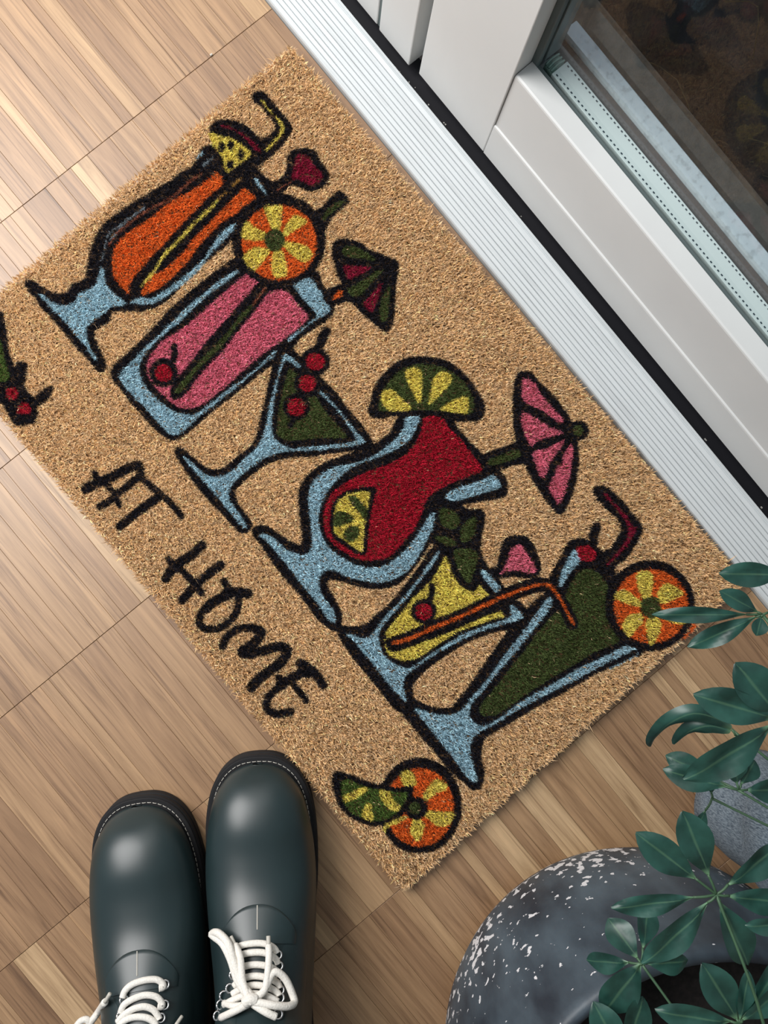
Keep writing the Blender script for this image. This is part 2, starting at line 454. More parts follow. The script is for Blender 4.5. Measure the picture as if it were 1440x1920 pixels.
while yy > -.32:
    for xx in (.3562, .3668):
        d.bbox(xx-.0005, xx+.0005, yy-.0009, yy+.0009, .1189, .1193, .00015)
    yy -= .0041
d.build('perforation', M_DOT, sp)
kb = MB().bbox(.3545, .3685, Yst1-.0142, Yst1-.0052, .1068, .1180, .002)
for i in range(3): kb.add(*tube([(.3552, Yst1-.0125+i*.003, .1182), (.3615, Yst1-.0120+i*.003, .1192), (.3680, Yst1-.0125+i*.003, .1182)], .0010, 6))
kb.build('corner_key', M_KEY, door, smooth=True)
# outer leaf frame, step and ground beyond the glass
MB().bbox(.3728, .3796, YR1, Yst1+.004, .1065, .1165, .0008).build('glazing_strip', plain('brown_reflection', (96, 84, 84), .6), door)  # brown strip: the outer pane's reflection painted as solid colour
op = [(.3745, .020), (.3745, .104), (.3798, .104), (.3800, .1185), (.3806, .1210), (.3925, .1200), (.3950, .1170), (.3950, .020)]
MB().extrude_y(op, YR1, Yst1+.004).build('outer_rail', M_OUTSILL, door)
st = MB().bbox(.396, .507, Y_END0, Y_END1, -.10, -.0, .003).build('trim_3', M_STONE)
tag(st, 'grey stone step outside the glazed door', 'step', kind='structure')
n = 64
xs = .50+np.linspace(0, 1, n)**2*6.0; ys = np.linspace(-5, 6, n)
V = []; 
for yv in ys:
    for xv in xs:
        V.append((xv, yv, -.085+.025*math.sin(xv*23+yv*7)*math.sin(yv*19)+random.uniform(-.012, .012)))
Fq = [(j*n+i, j*n+i+1, (j+1)*n+i+1, (j+1)*n+i) for j in range(n-1) for i in range(n-1)]
gr = make('ground', V, Fq, M_GROUND, None, True)
tag(gr, 'dark bare garden soil outside the glass door', 'ground', kind='structure')
g = MB()
for i in range(90):
    x0, y0 = random.uniform(.52, 1.0), random.uniform(-.3, .6); a = random.uniform(0, 6.28); L = random.uniform(.04, .12)
    P = [(x0, y0, -.07), (x0+L*.5*math.cos(a), y0+L*.5*math.sin(a), -.03), (x0+L*math.cos(a), y0+L*math.sin(a), -.055)]
    g.add(*tube(P, .0006, 4, 3))
o = g.build('dry_grass', M_DRYGRASS); tag(o, 'thin dry grass blades lying on dark soil outside', 'grass', kind='stuff')

# ------------------------------------------------------------------ doormat: print traced as flat shapes
VW = {'A1': (30, 250, 4), 'A2': (340, 150, 4.5), 'A3': (200, 480, 3.1304), 'A4': (440, 340, 4.5), 'A5': (310, 600, 3.6),
      'A6': (680, 650, 3.2727), 'B1': (460, 860, 2.88), 'B2': (620, 930, 3.6), 'B3': (740, 1000, 2.88), 'B4': (1000, 890, 4.3636),
      'B5': (600, 1400, 4.5), 'B6': (140, 850, 2.9388), 'B7': (940, 680, 6.4), 'C5': (480, 640, 3), 'L': (0, 440, 4.8)}
def px(s):
    """'A1 1,2 3,4 A2 5,6 ...' -> photo pixel coordinates"""
    out = []; v = None
    for t in s.split():
        if ',' in t:
            a, b_ = t.split(','); out.append((v[0]+float(a)/v[2], v[1]+float(b_)/v[2]))
        else: v = VW[t]
    return np.array(out)
PAD = 220
RW, RH = 1440+2*PAD, 1920+2*PAD
R_COL = np.zeros((RH, RW), np.uint8); R_OWN = np.zeros((RH, RW), np.uint8)
PAL = {'tan': (222, 182, 135), 'black': (20, 19, 26), 'blue': (156, 190, 204), 'orange': (216, 96, 36), 'yellow': (224, 202, 92),
       'green': (66, 78, 40), 'red': (160, 20, 40), 'wine': (126, 18, 46), 'pink': (212, 104, 124), 'grey': (128, 140, 148),
       'brown': (140, 78, 58), 'ochre': (176, 130, 60), 'lime': (74, 96, 42)}
PALI = {k: i for i, k in enumerate(PAL)}
OWN = {'coir_pile': 0}; OWN_META = {}
def owner(name): return OWN.setdefault(name, len(OWN))
cur = [0]
def _paint(mask, y0, x0, col):
    h, w = mask.shape
    R_COL[y0:y0+h, x0:x0+w][mask] = PALI[col]; R_OWN[y0:y0+h, x0:x0+w][mask] = cur[0]
def fill(col, s, smooth=True):
    P = px(s) if isinstance(s, str) else np.asarray(s, float)
    if smooth: P = crom(P, 4, True)
    P = P+PAD
    x0, y0 = np.maximum(np.floor(P.min(0)).astype(int), 0); x1, y1 = np.minimum(np.ceil(P.max(0)).astype(int)+1, (RW, RH))
    X, Y = np.meshgrid(np.arange(x0, x1)+.5, np.arange(y0, y1)+.5)
    m = np.zeros(X.shape, bool)
    a = P; b_ = np.roll(P, -1, 0)
    for (ax, ay), (bx, by) in zip(a, b_):
        if ay == by: continue
        c = ((ay > Y) != (by > Y)) & (X < (bx-ax)*(Y-ay)/(by-ay)+ax)
        m ^= c
    _paint(m, y0, x0, col)
def seg(v, s, k=1.2):
    P = px(v+' '+s); c = P.mean(0)
    fill('yellow', c+(P-c)*k)
def ell(col, v, cx, cy, rx, ry=None):
    ry = ry or rx; o = VW[v]; t = np.linspace(0, 2*math.pi, 28, endpoint=False)
    fill(col, np.stack([o[0]+(cx+rx*np.cos(t))/o[2], o[1]+(cy+ry*np.sin(t))/o[2]], 1), False)
def line(col, w, s):
    P = crom(px(s), 5)+PAD; r = w/2
    x0, y0 = np.maximum(np.floor(P.min(0)-r).astype(int), 0); x1, y1 = np.minimum(np.ceil(P.max(0)+r).astype(int)+1, (RW, RH))
    X, Y = np.meshgrid(np.arange(x0, x1)+.5, np.arange(y0, y1)+.5)
    m = np.zeros(X.shape, bool)
    for A, B in zip(P[:-1], P[1:]):
        e = B-A; L2 = e@e+1e-9
        t = np.clip(((X-A[0])*e[0]+(Y-A[1])*e[1])/L2, 0, 1)
        m |= (X-A[0]-t*e[0])**2+(Y-A[1]-t*e[1])**2 <= r*r
    _paint(m, y0, x0, col)
def own(part, label, sub=None, sublabel=None):
    k = part+('/'+sub if sub else '')
    cur[0] = owner(k); OWN_META.setdefault(k, sublabel if sub else label)

# --- orange drink in a hurricane glass
P1 = 'cocktail_print'
own(P1, 'orange drink in a pale blue hurricane glass')
fill('black', 'A1 60,1120 75,1095 120,1110 200,1155 260,1190 330,1200 385,1180 410,1130 470,1110 515,1080 530,1000 545,920 565,840 600,750 650,680 720,620 800,560 880,510 960,460 1060,400 1150,350 1240,280 1320,240 1370,150 1400,100 A2 225,545 280,560 600,720 700,810 760,860 850,950 800,1010 640,1060 500,1140 430,1250 400,1350 250,1480 100,1620 A1 1240,1130 1150,1220 1050,1290 900,1325 750,1320 705,1340 690,1400 620,1440 575,1480 580,1530 610,1600 640,1670 665,1740 640,1780 600,1765 540,1690 460,1610 380,1510 320,1440 250,1360 180,1290 140,1220 95,1180')
fill('blue', 'A1 150,1190 200,1200 260,1250 330,1275 400,1270 440,1240 460,1190 540,1160 590,1120 610,1050 625,1000 645,980 660,1060 670,1120 710,1170 770,1220 820,1260 780,1290 700,1300 660,1340 600,1385 550,1420 525,1460 530,1530 560,1610 605,1700 570,1680 510,1590 440,1510 380,1430 320,1370 260,1310 200,1250')
line('grey', 4, 'A1 640,950 660,830 690,750 760,690 850,620 950,550')
line('brown', 6, 'A1 690,830 730,760 800,700 900,620 1000,555 1150,480 1300,350 1380,295')
line('grey', 3, 'A1 700,790 800,670 960,550')
line('blue', 5, 'A2 130,650 170,600'); line('grey', 6, 'A2 180,705 260,640')
fill('orange', 'A1 1380,370 1300,420 1200,470 1100,540 1000,620 880,700 800,760 740,830 715,900 710,980 720,1060 760,1120 820,1180 850,1205 840,1140 900,1050 1000,930 1080,850 1180,740 1290,620 A2 100,1110 230,970 330,890 360,830 320,780 280,765 225,815 140,880')
fill('orange', 'A1 925,1200 970,1110 1030,1040 1080,1030 1160,960 1250,880 A2 100,1320 230,1190 340,1080 430,990 500,920 540,895 590,930 640,970 580,1020 520,1060 440,1130 330,1200 220,1310 130,1410 A1 1290,950 1180,1060 1080,1150 980,1200')
fill('blue', 'A1 850,1260 930,1215 1000,1230 1080,1190 1180,1120 1290,1030 1400,930 A2 300,1310 400,1220 490,1180 510,1195 450,1250 350,1350 250,1450 A1 1350,1040 1230,1140 1120,1220 1020,1270 920,1275')
fill('yellow', 'A1 915,1160 960,1080 1040,990 1090,900 1190,800 1290,690 1390,600 1440,550 1440,590 1350,670 1240,790 1150,880 1090,950 1030,1050 960,1120')
line('yellow', 6, 'A2 150,1160 180,1130 260,1050 310,990'); line('ochre', 4, 'A2 310,990 380,930'); line('ochre', 5, 'A2 430,880 520,800 560,775')
fill('black', 'A2 560,740 640,740 700,810 760,860 850,950 800,1000 640,980 540,890 500,840')
fill('blue', 'A2 610,820 640,815 680,870 715,930 710,955 670,920 630,860')
own(P1, '', 'pineapple_slice_print', 'yellow pineapple wedge with dark red rind')
fill('black', 'A2 245,390 270,350 330,325 420,330 500,355 580,410 660,490 715,560 715,640 680,690 620,730 540,760 480,800 400,860 350,840 330,740 280,640 280,560 245,470')
fill('yellow', 'A2 230,430 260,425 330,450 410,470 480,510 550,560 590,600 570,640 520,680 470,710 420,750 385,775 360,740 340,650 310,600 270,550 245,500')
for a in ((335, 550, 26, 46), (415, 535, 28, 38), (500, 615, 24, 44), (410, 700, 28, 34)): ell('black', 'A2', *a)
fill('wine', 'A2 320,360 380,365 450,400 540,450 620,520 670,580 665,600 620,580 560,510 480,440 400,400 340,385')
own(P1, '', 'straw_print', 'bent yellow drinking straw')
fill('black', 'A2 600,130 615,95 650,80 700,100 750,160 810,230 870,300 920,370 930,410 890,470 840,540 780,600 720,650 690,600 670,500 740,460 790,410 790,350 740,280 670,200 620,170')
fill('yellow', 'A2 655,150 690,150 740,220 790,280 840,330 875,390 860,430 810,500 750,560 715,590 715,560 770,500 820,440 830,390 810,330 760,270 700,200')
own(P1, '', 'heart_stirrer_print', 'dark red heart on a stick')
fill('black', 'A2 690,850 720,830 790,850 850,810 890,750 895,680 910,620 950,580 1020,565 1090,575 1140,610 1165,670 1210,720 1240,780 1230,840 1190,890 1120,915 1060,915 1000,880 930,870 880,900 830,950 780,980 720,950')
fill('wine', 'A2 960,640 1000,610 1060,620 1100,650 1110,700 1150,730 1190,780 1180,840 1130,870 1080,880 1030,850 980,830 930,830 930,780 945,720')
line('brown', 4, 'A2 800,920 860,880 930,840')

# --- pink tumbler
P2 = 'cocktail_print.tumbler'
own(P2, 'pink drink in a straight blue tumbler')
fill('black', 'A3 25,670 50,630 120,570 200,490 280,410 360,320 470,220 580,130 690,50 760,10 900,60 1210,80 1260,160 1300,210 1330,270 1330,320 1290,370 1210,420 1130,480 1100,520 1050,560 990,610 900,680 800,760 700,840 600,920 520,990 450,1050 400,1075 340,1055 270,1000 200,920 130,840 70,760 30,710')
fill('blue', 'A3 775,70 730,90 640,150 550,225 460,300 370,390 300,455 220,530 160,595 100,650 65,705 100,765 160,830 230,900 300,980 360,1040 400,1050 450,1025 530,950 620,880 720,800 830,710 930,625 1010,560 1025,535 990,545 920,610 820,700 720,770 640,830 570,890 500,925 430,915 350,880 280,820 220,750 190,680 200,610 250,540 330,460 420,390 500,310 590,230 680,160 760,100')
fill('blue', 'A3 1090,150 1160,125 1210,130 1250,190 1300,250 1315,300 1290,340 1220,375 1150,430 1070,500 1065,480 1130,425 1200,375 1230,340 1190,290 1130,220')
fill('pink', 'A3 800,110 830,95 890,145 870,180 820,230 750,310 660,420 580,500 520,580 450,670 390,740 370,790 365,840 300,790 260,740 230,680 240,600 280,540 350,470 420,430 500,370 590,290 680,210 750,150')
fill('pink', 'A3 1000,190 1060,200 1110,260 1185,350 1150,400 1060,470 960,540 880,600 790,680 690,770 600,840 540,880 450,895 400,875 350,835 390,825 430,830 480,780 530,700 610,600 700,510 770,430 850,340 900,270 950,210')
fill('black', 'A3 890,150 950,170 920,240 850,340 770,430 690,540 600,630 530,710 480,780 430,830 385,835 370,800 400,740 460,670 520,580 590,490 680,390 760,300 830,220')
fill('green', 'A3 390,800 420,750 480,680 560,590 640,510 720,420 790,330 840,280 860,280 830,330 760,410 690,510 600,600 530,670 470,750 420,805')
line('brown', 6, 'A3 930,180 900,220 860,275')
own(P2, '', 'cherry_print', 'red cherry inside the pink drink')
ell('black', 'A3', 330, 680, 84); line('black', 11, 'A3 385,620 395,570 393,525'); ell('red', 'A3', 330, 682, 53)
own(P2, '', 'straw_print', 'green straw end above the orange slice')
fill('black', 'A2 1110,1120 1180,1070 1250,1000 1300,945 1340,930 1390,970 1410,1010 1370,1050 1310,1100 1250,1170 1210,1250 1150,1250')
fill('green', 'A2 1190,1150 1230,1080 1300,1020 1380,1000 1390,1020 1320,1070 1250,1130 1200,1180')
own(P2, '', 'umbrella_print', 'dark green and red paper umbrella')
fill('black', 'A4 835,520 870,490 930,480 1000,495 1090,530 1130,570 1220,600 1300,640 1370,665 1380,720 1360,850 1350,1000 1340,1150 1310,1240 1260,1250 1200,1200 1130,1140 1060,1080 1000,1010 940,1000 890,1020 840,1020 800,1040 740,960 790,900 850,880 910,850 880,790 850,680 828,600')
fill('green', 'A4 910,560 950,530 1040,545 1130,600 1200,650 1170,660 1080,650 1000,640 910,610')
fill('wine', 'A4 920,700 1000,700 1160,710 1100,760 1020,800 960,820 930,770')
fill('green', 'A4 960,890 1020,860 1100,810 1200,740 1260,740 1200,800 1140,870 1080,940 1010,970 960,940')
fill('wine', 'A4 1250,830 1240,900 1200,1020 1160,1100 1100,1050 1090,1010 1150,950 1200,890')
fill('green', 'A4 1320,860 1310,1000 1300,1130 1270,1180 1230,1160 1225,1080 1240,980 1290,890')
fill('orange', 'A4 830,960 870,915 910,905 905,960 850,990 825,990')
own(P2, '', 'orange_slice_print', 'round orange slice with yellow segments')
ell('black', 'A2', 822, 1345, 390); ell('orange', 'A2', 825, 1360, 322, 325)
for s in ('700,1070 760,1050 840,1060 840,1140 825,1240 770,1250 730,1150', '960,1140 1030,1160 1045,1190 1000,1230 930,1270 880,1305 870,1250 910,1180',
          '875,1360 960,1370 1060,1400 1095,1460 1060,1510 1010,1510 930,1460 880,1400', '790,1440 850,1440 870,1500 890,1600 860,1640 790,1640 765,1560 770,1480',
          '610,1410 700,1415 735,1440 700,1500 640,1570 610,1590 560,1550 530,1480', '560,1180 610,1230 690,1270 700,1320 640,1340 560,1330 510,1300 530,1220'):
    seg('A2', s, 1.12)
ell('green', 'A2', 785, 1340, 88, 97)

# --- martini
P3 = 'cocktail_print.martini'
own(P3, 'olive green drink in a triangular blue martini glass')
fill('black', 'A5 65,885 100,865 160,910 230,970 300,1010 380,1005 430,970 490,920 560,870 610,800 630,720 650,640 680,520 700,420 725,310 735,250 770,170 830,170 880,220 960,300 1100,440 1160,500 1230,600 1320,700 1390,810 1385,840 1300,870 1150,890 1000,910 850,920 740,940 660,980 590,1030 520,1090 470,1140 470,1200 510,1280 560,1340 580,1390 540,1430 490,1420 400,1320 300,1220 200,1100 110,970')
fill('blue', 'A5 105,905 170,950 230,1010 300,1050 380,1045 450,1010 530,930 610,860 650,780 680,680 695,590 720,490 750,380 780,280 800,225 840,235 910,295 905,325 870,300 825,270 800,290 770,380 745,490 730,590 720,680 730,770 780,830 860,860 960,850 1080,840 1200,825 1285,805 1240,720 1170,620 1090,540 1030,480 1040,460 1110,530 1190,620 1260,710 1320,780 1355,820 1290,845 1150,865 1000,880 850,885 760,900 680,930 600,980 520,1040 450,1110 430,1160 440,1230 490,1290 550,1390 530,1405 480,1360 390,1250 290,1130 200,1030 140,960')
fill('green', 'A5 830,330 860,330 900,380 900,450 1000,490 1060,580 1130,670 1230,780 1190,800 1080,795 960,805 860,815 790,800 750,760 755,660 770,560 800,430')
own(P3, '', 'cherry_skewer_print', 'three red cherries on a black pick')
line('black', 14, 'A5 1030,190 1055,130 1085,70'); line('black', 9, 'A5 870,650 840,710')
ell('black', 'A5', 1012, 275, 95, 90); ell('black', 'A5', 962, 425, 92); ell('black', 'A5', 885, 580, 90)
ell('red', 'A5', 1012, 275, 65, 62); ell('red', 'A5', 958, 422, 60); ell('red', 'A5', 883, 583, 64)

# --- red hurricane
P4 = 'cocktail_print.red_drink'
own(P4, 'red drink in a curved pale blue glass')
fill('black', 'B1 40,400 55,370 110,365 180,410 250,455 300,470 310,430 300,330 290,200 310,130 350,80 420,30 C5 450,660 560,620 640,590 700,560 760,510 790,450 850,400 1080,400 1130,480 1200,560 1290,650 1400,760 1415,830 1400,870 1300,890 1180,910 1080,920 B1 1040,300 1000,440 960,520 900,600 830,670 730,700 620,690 530,660 470,650 440,660 445,700 490,780 520,840 515,890 480,930 440,905 380,850 300,740 220,650 150,560 90,470')
fill('blue', 'C5 850,420 925,420 910,480 870,550 800,600 720,640 640,670 560,700 490,750 430,810 390,870 370,940 365,1030 380,1090 410,1150 470,1200 550,1250 640,1270 720,1260 800,1210 860,1150 920,1070 960,1000 1000,960 1015,970 1010,1030 980,1090 940,1170 900,1240 850,1300 770,1345 690,1360 600,1350 520,1330 460,1300 400,1290 365,1320 360,1390 390,1450 430,1500 450,1560 440,1590 400,1560 340,1470 270,1390 200,1300 130,1210 60,1130 15,1085 50,1080 110,1110 160,1160 240,1195 290,1190 310,1150 310,1080 300,980 290,880 310,800 370,740 450,700 550,680 640,650 720,600 790,540 830,480')
line('black', 9, 'C5 950,430 925,500 885,575 825,630 735,680 645,712 555,750 480,792 420,850 380,925 368,1010 385,1085 425,1150 500,1205 580,1245 660,1252 740,1238 805,1185 855,1125 905,1060 945,970 965,900 1010,855')
fill('red', 'C5 950,420 1050,425 1080,470 1150,540 1220,630 1280,720 1200,760 1100,800 1010,850 960,900 940,960 900,1050 850,1110 800,1170 740,1220 660,1235 580,1230 500,1190 430,1140 390,1080 375,1000 390,920 430,850 490,800 560,760 650,720 740,690 830,640 890,580 930,500')
fill('blue', 'C5 1065,870 1110,830 1200,800 1290,770 1340,750 1385,800 1370,830 1300,850 1200,880 1120,900 1080,890')
own(P4, '', 'lime_wedge_print', 'small lime wedge inside the red drink')
fill('black', 'C5 670,820 660,900 640,1000 630,1100 620,1190 570,1195 500,1150 440,1110 420,1050 420,970 440,900 490,850 560,830')
fill('yellow', 'C5 640,840 640,900 625,980 610,1080 605,1180 570,1175 510,1130 450,1090 435,1040 435,970 460,900 530,850')
fill('green', 'C5 520,870 560,870 600,910 630,950 620,1010 580,960 540,920'); fill('green', 'C5 440,970 490,955 540,980 550,1010 500,1030 440,1040'); fill('green', 'C5 500,1060 560,1035 585,1060 570,1110 530,1130 490,1100')
own(P4, '', 'lime_half_print', 'half lime slice on the rim')
fill('black', 'A6 40,390 60,310 90,220 150,150 220,90 300,65 390,60 480,75 560,110 640,180 700,260 730,310 750,370 735,430 680,450 600,450 520,435 400,410 280,400 200,415 120,430 60,425')
fill('green', 'A6 100,390 105,310 150,220 220,150 300,105 400,100 490,115 570,160 640,230 680,300 690,380 660,410 560,405 450,390 320,390 180,395')
for s in ('265,140 330,125 365,155 365,260 355,340 330,320 295,250 265,180', '440,190 490,145 550,180 530,240 480,290 430,340 405,345 420,270',
          '120,270 180,260 240,310 300,370 280,390 180,395 130,360 115,310', '480,380 530,340 590,310 650,310 655,370 640,410 560,400'): fill('yellow', 'A6 '+s)
own(P4, '', 'umbrella_print', 'pink paper umbrella with green handle')
fill('black', 'A6 740,680 800,640 900,610 990,580 1010,700 930,720 850,750 770,745')
fill('green', 'A6 775,690 850,660 930,630 990,620 1000,650 930,690 850,720 780,725')
fill('black', 'A6 955,170 980,150 1040,160 1090,220 1170,290 1230,370 1280,450 1320,560 1330,680 1320,780 1290,900 1250,990 1210,1025 1160,970 1100,890 1040,790 1000,700 960,600 935,480 930,330 940,230')
ell('black', 'A6', 1335, 512, 55); ell('green', 'A6', 1330, 512, 35)
for s in ('265,200 320,180 430,250 460,320 560,450 650,560 720,620 770,720 690,710 600,640 500,570 400,520 290,470 250,380 255,280', '270,580 330,600 440,660 560,740 660,790 760,830 720,860 600,890 500,920 420,960 370,1000 320,930 270,810 245,700 245,620',
          '390,1080 450,1040 560,1020 650,970 770,920 740,1000 670,1100 610,1200 560,1310 510,1390 460,1330 420,1220 390,1140', '850,960 880,1020 870,1150 850,1310 810,1460 770,1590 700,1700 640,1620 590,1540 590,1470 640,1350 680,1250 740,1200 750,1120 800,1020'): fill('pink', 'B7 '+s)

# --- green drink (drawn before the yellow one's straw crosses it)
P6 = 'cocktail_print.green_drink'
own(P6, 'dark green drink in a tall tapered blue glass')
fill('black', 'B3 90,900 150,925 230,950 310,945 350,900 410,830 470,740 540,640 620,530 700,440 760,370 820,320 850,230 870,190 910,120 950,50 1000,30 1060,45 1100,80 1150,120 1170,170 1200,230 1180,300 1150,380 1180,500 1240,590 1300,610 1340,640 1330,660 1250,690 1100,755 960,835 800,922 660,1005 560,1062 490,1110 470,1160 470,1220 485,1300 470,1370 430,1390 380,1350 300,1280 220,1180 130,1080 50,980 0,930')
fill('blue', 'B3 105,945 150,955 220,975 300,980 360,960 410,900 470,830 540,740 610,640 690,540 770,430 830,350 860,360 830,430 760,520 690,610 620,690 550,770 480,860 430,910 410,960 420,1010 470,1040 540,1020 620,960 720,890 850,820 1000,730 1130,670 1260,605 1310,620 1290,640 1180,690 1050,760 920,830 800,890 690,950 590,1010 520,1050 450,1090 420,1130 415,1200 440,1290 455,1340 430,1350 390,1320 340,1250 270,1160 200,1070 140,1000')
fill('green', 'B3 1040,190 1090,200 1140,250 1160,290 1150,370 1160,450 1190,520 1225,580 1180,610 1100,640 1000,700 880,770 770,840 680,900 600,960 540,990 480,990 460,960 480,910 550,830 620,740 700,640 780,530 850,450 900,400 930,330 960,260 1000,210')
line('blue', 3, 'B3 1170,735 1250,695 1325,655')
fill('blue', 'B4 350,610 395,700 340,770 290,840 240,920 215,890 225,830 270,720 310,650')
own(P6, '', 'cherry_print', 'red cherry at the top of the green drink')
line('black', 14, 'B4 500,560 505,480 530,425')
fill('red', 'B4 360,600 400,580 470,580 520,630 520,680 480,710 400,705 370,650')
own(P6, '', 'straw_print', 'bent dark red drinking straw')
fill('black', 'B4 510,105 560,95 620,110 680,170 760,240 800,300 860,370 900,440 880,500 830,590 770,680 700,730 640,800 590,770 580,660 650,600 700,520 740,440 700,360 640,300 560,220 510,150')
fill('wine', 'B4 580,150 610,150 650,200 720,270 780,340 810,410 855,430 840,490 790,570 730,640 660,710 610,755 620,720 680,650 740,570 780,500 780,430 740,350 680,270 610,200')
own(P6, '', 'orange_slice_print', 'round orange slice beside the green drink')
line('orange', 8, 'B4 1340,1170 1310,1280 1240,1350')
ell('black', 'B4', 965, 1075, 365, 368); ell('orange', 'B4', 975, 1079, 310)
for s in ('870,820 950,800 985,850 960,1000 910,1000 870,900', '1040,990 1060,930 1120,900 1230,970 1190,1000 1080,1050', '690,980 750,950 830,990 890,1050 880,1080 770,1050 700,1020',
          '750,1230 800,1160 890,1150 900,1200 860,1260 800,1320 760,1270', '950,1190 1030,1190 1050,1260 1010,1360 970,1385 945,1300', '1040,1150 1270,1150 1240,1220 1150,1210 1060,1170'): seg('B4', s, 1.16)
fill('green', 'B4 895,1030 960,1005 1030,1010 1050,1060 1060,1120 1000,1180 940,1170 895,1110')

# --- yellow drink
P5 = 'cocktail_print.yellow_drink'
own(P5, 'yellow drink in a wide blue glass')
fill('black', 'B2 50,880 100,885 170,890 240,870 310,810 370,760 440,690 510,600 590,500 640,420 700,350 800,360 1000,430 1060,480 1120,540 1190,650 1250,700 1300,740 1330,800 1310,840 1230,890 1100,920 960,970 820,1050 700,1130 620,1200 560,1270 550,1330 570,1390 560,1440 520,1476 440,1440 350,1330 260,1220 170,1110 90,1000 50,920')
fill('blue', 'B2 740,370 730,410 660,510 590,600 520,690 440,780 380,850 340,910 330,970 350,1050 400,1110 470,1150 540,1160 620,1110 720,1040 830,970 950,910 1060,870 1190,830 1220,800 1215,745 1250,745 1310,815 1280,840 1180,870 1060,905 950,950 830,1010 720,1070 640,1120 560,1180 510,1220 495,1290 520,1400 480,1370 420,1310 340,1210 260,1110 170,1000 100,935 150,935 210,960 270,940 320,880 370,810 450,730 530,640 600,550 660,460 720,380')
fill('yellow', 'B2 780,400 800,440 830,520 870,590 940,640 980,640 1010,600 1050,640 1075,680 990,720 860,780 740,840 620,880 500,930 400,965 370,930 400,880 470,800 540,710 600,650 680,570 730,490')
fill('yellow', 'B2 365,940 385,1030 450,1050 560,1010 700,960 850,900 980,840 1100,790 1165,785 1175,820 1100,840 980,880 850,930 740,1000 640,1070 560,1110 480,1115 400,1080 365,1020')
fill('blue', 'B2 1015,510 1040,495 1080,530 1140,600 1155,650 1125,660 1070,600 1030,550')
own(P5, '', 'straw_print', 'orange straw crossing to the green drink')
line('black', 25, 'B2 425,1000 550,955 700,890 850,830 1000,760 1150,690 1300,630 1400,600')
line('black', 22, 'B2 1300,630 B3 660,315 740,285 810,278 850,295 890,345 930,415 965,490')
line('orange', 9, 'B2 430,995 550,960 700,890 850,830 1000,760 1150,690 1300,630')
line('orange', 7, 'B2 1300,630 B3 680,310 740,290 810,275 850,290 890,340 930,410 970,490')
own(P5, '', 'cherry_print', 'red cherry inside the yellow drink')
line('black', 10, 'B2 670,720 690,650 685,605'); ell('black', 'B2', 632, 780, 84); ell('red', 'B2', 632, 782, 60)
own(P5, '', 'mint_leaf_print', 'dark green leaves on the rim')
fill('black', 'B2 720,50 860,50 920,90 1000,90 1035,110 1040,180 1020,260 1015,350 1030,420 1050,480 1000,520 970,640 900,590 840,500 800,400 740,350 680,310 690,240 710,150')
for s in ('740,90 800,80 875,140 855,220 790,220 740,180', '960,140 990,150 985,230 960,290 900,315 875,280 890,200', '700,280 740,265 800,275 850,310 830,340 770,330',
          '830,370 900,350 970,360 1000,400 990,470 960,560 945,600 900,560 860,490'): fill('green', 'B2 '+s)
own(P5, '', 'heart_stirrer_print', 'pink heart on the rim')
fill('black', 'B2 1080,500 1130,480 1150,380 1180,300 1250,270 1320,280 1370,330 1410,430 1420,500 1390,540 1320,550 1240,540 1160,550 1120,540')
fill('pink', 'B2 1220,360 1270,325 1310,340 1340,400 1385,460 1395,510 1340,525 1260,505 1190,520 1145,525 1190,460 1205,410')

# --- fruit in the near corner
P7 = 'fruit_print'
own(P7, 'orange slice with a lime wedge')
ell('black', 'B5', 845, 507, 352, 400); ell('orange', 'B5', 845, 522, 295, 338)
for s in ('690,230 750,210 800,260 810,330 730,340 690,290', '980,290 1040,310 1070,360 990,400 910,460 880,420 930,340', '910,550 1000,560 1130,570 1100,650 1010,680 940,630 900,600',
          '790,630 850,630 880,680 860,770 820,800 770,730', '540,690 620,620 730,600 690,640 600,680 560,720'): seg('B5', s, 1.1)
own(P7, '', 'lime_wedge_print', 'green lime wedge')
fill('black', 'B5 115,250 150,225 210,240 310,270 400,310 450,325 560,345 680,355 780,335 790,370 780,440 750,520 690,590 600,640 500,670 420,670 300,620 220,570 160,490 130,400 110,330')
fill('lime', 'B5 180,300 240,280 330,320 420,350 520,370 640,385 740,390 740,430 700,510 640,580 540,635 440,640 360,620 280,580 220,520 185,440 175,360')
for s in ('195,430 250,400 330,360 400,350 390,390 320,440 220,480', '500,375 590,390 620,450 685,520 650,555 580,540 530,470', '390,490 430,490 440,560 455,620 400,635 355,600 365,540'): fill('yellow', 'B5 '+s)
ell('black', 'B5', 815, 530, 95); ell('green', 'B5', 805, 530, 55)

# --- cherries at the far left
P8 = 'cherry_print'
own(P8, 'two red cherries under a green leaf')
fill('black', 'L -150,900 -80,760 0,690 20,760 45,900 60,1050 90,1130 130,1240 140,1150 170,1140 215,1150 225,1190 210,1290 210,1380 250,1430 300,1460 350,1420 420,1370 460,1370 450,1420 400,1490 330,1530 320,1600 290,1680 220,1700 160,1710 110,1680 60,1590 10,1510 -60,1500 -120,1420 -150,1200')
fill('lime', 'L -100,950 -30,900 10,1000 30,1110 60,1200 70,1290 20,1320 -60,1310 -100,1150')
ell('red', 'L', 95, 1425, 58, 64); fill('red', 'L 130,1590 170,1520 220,1500 265,1550 260,1605 180,1610')

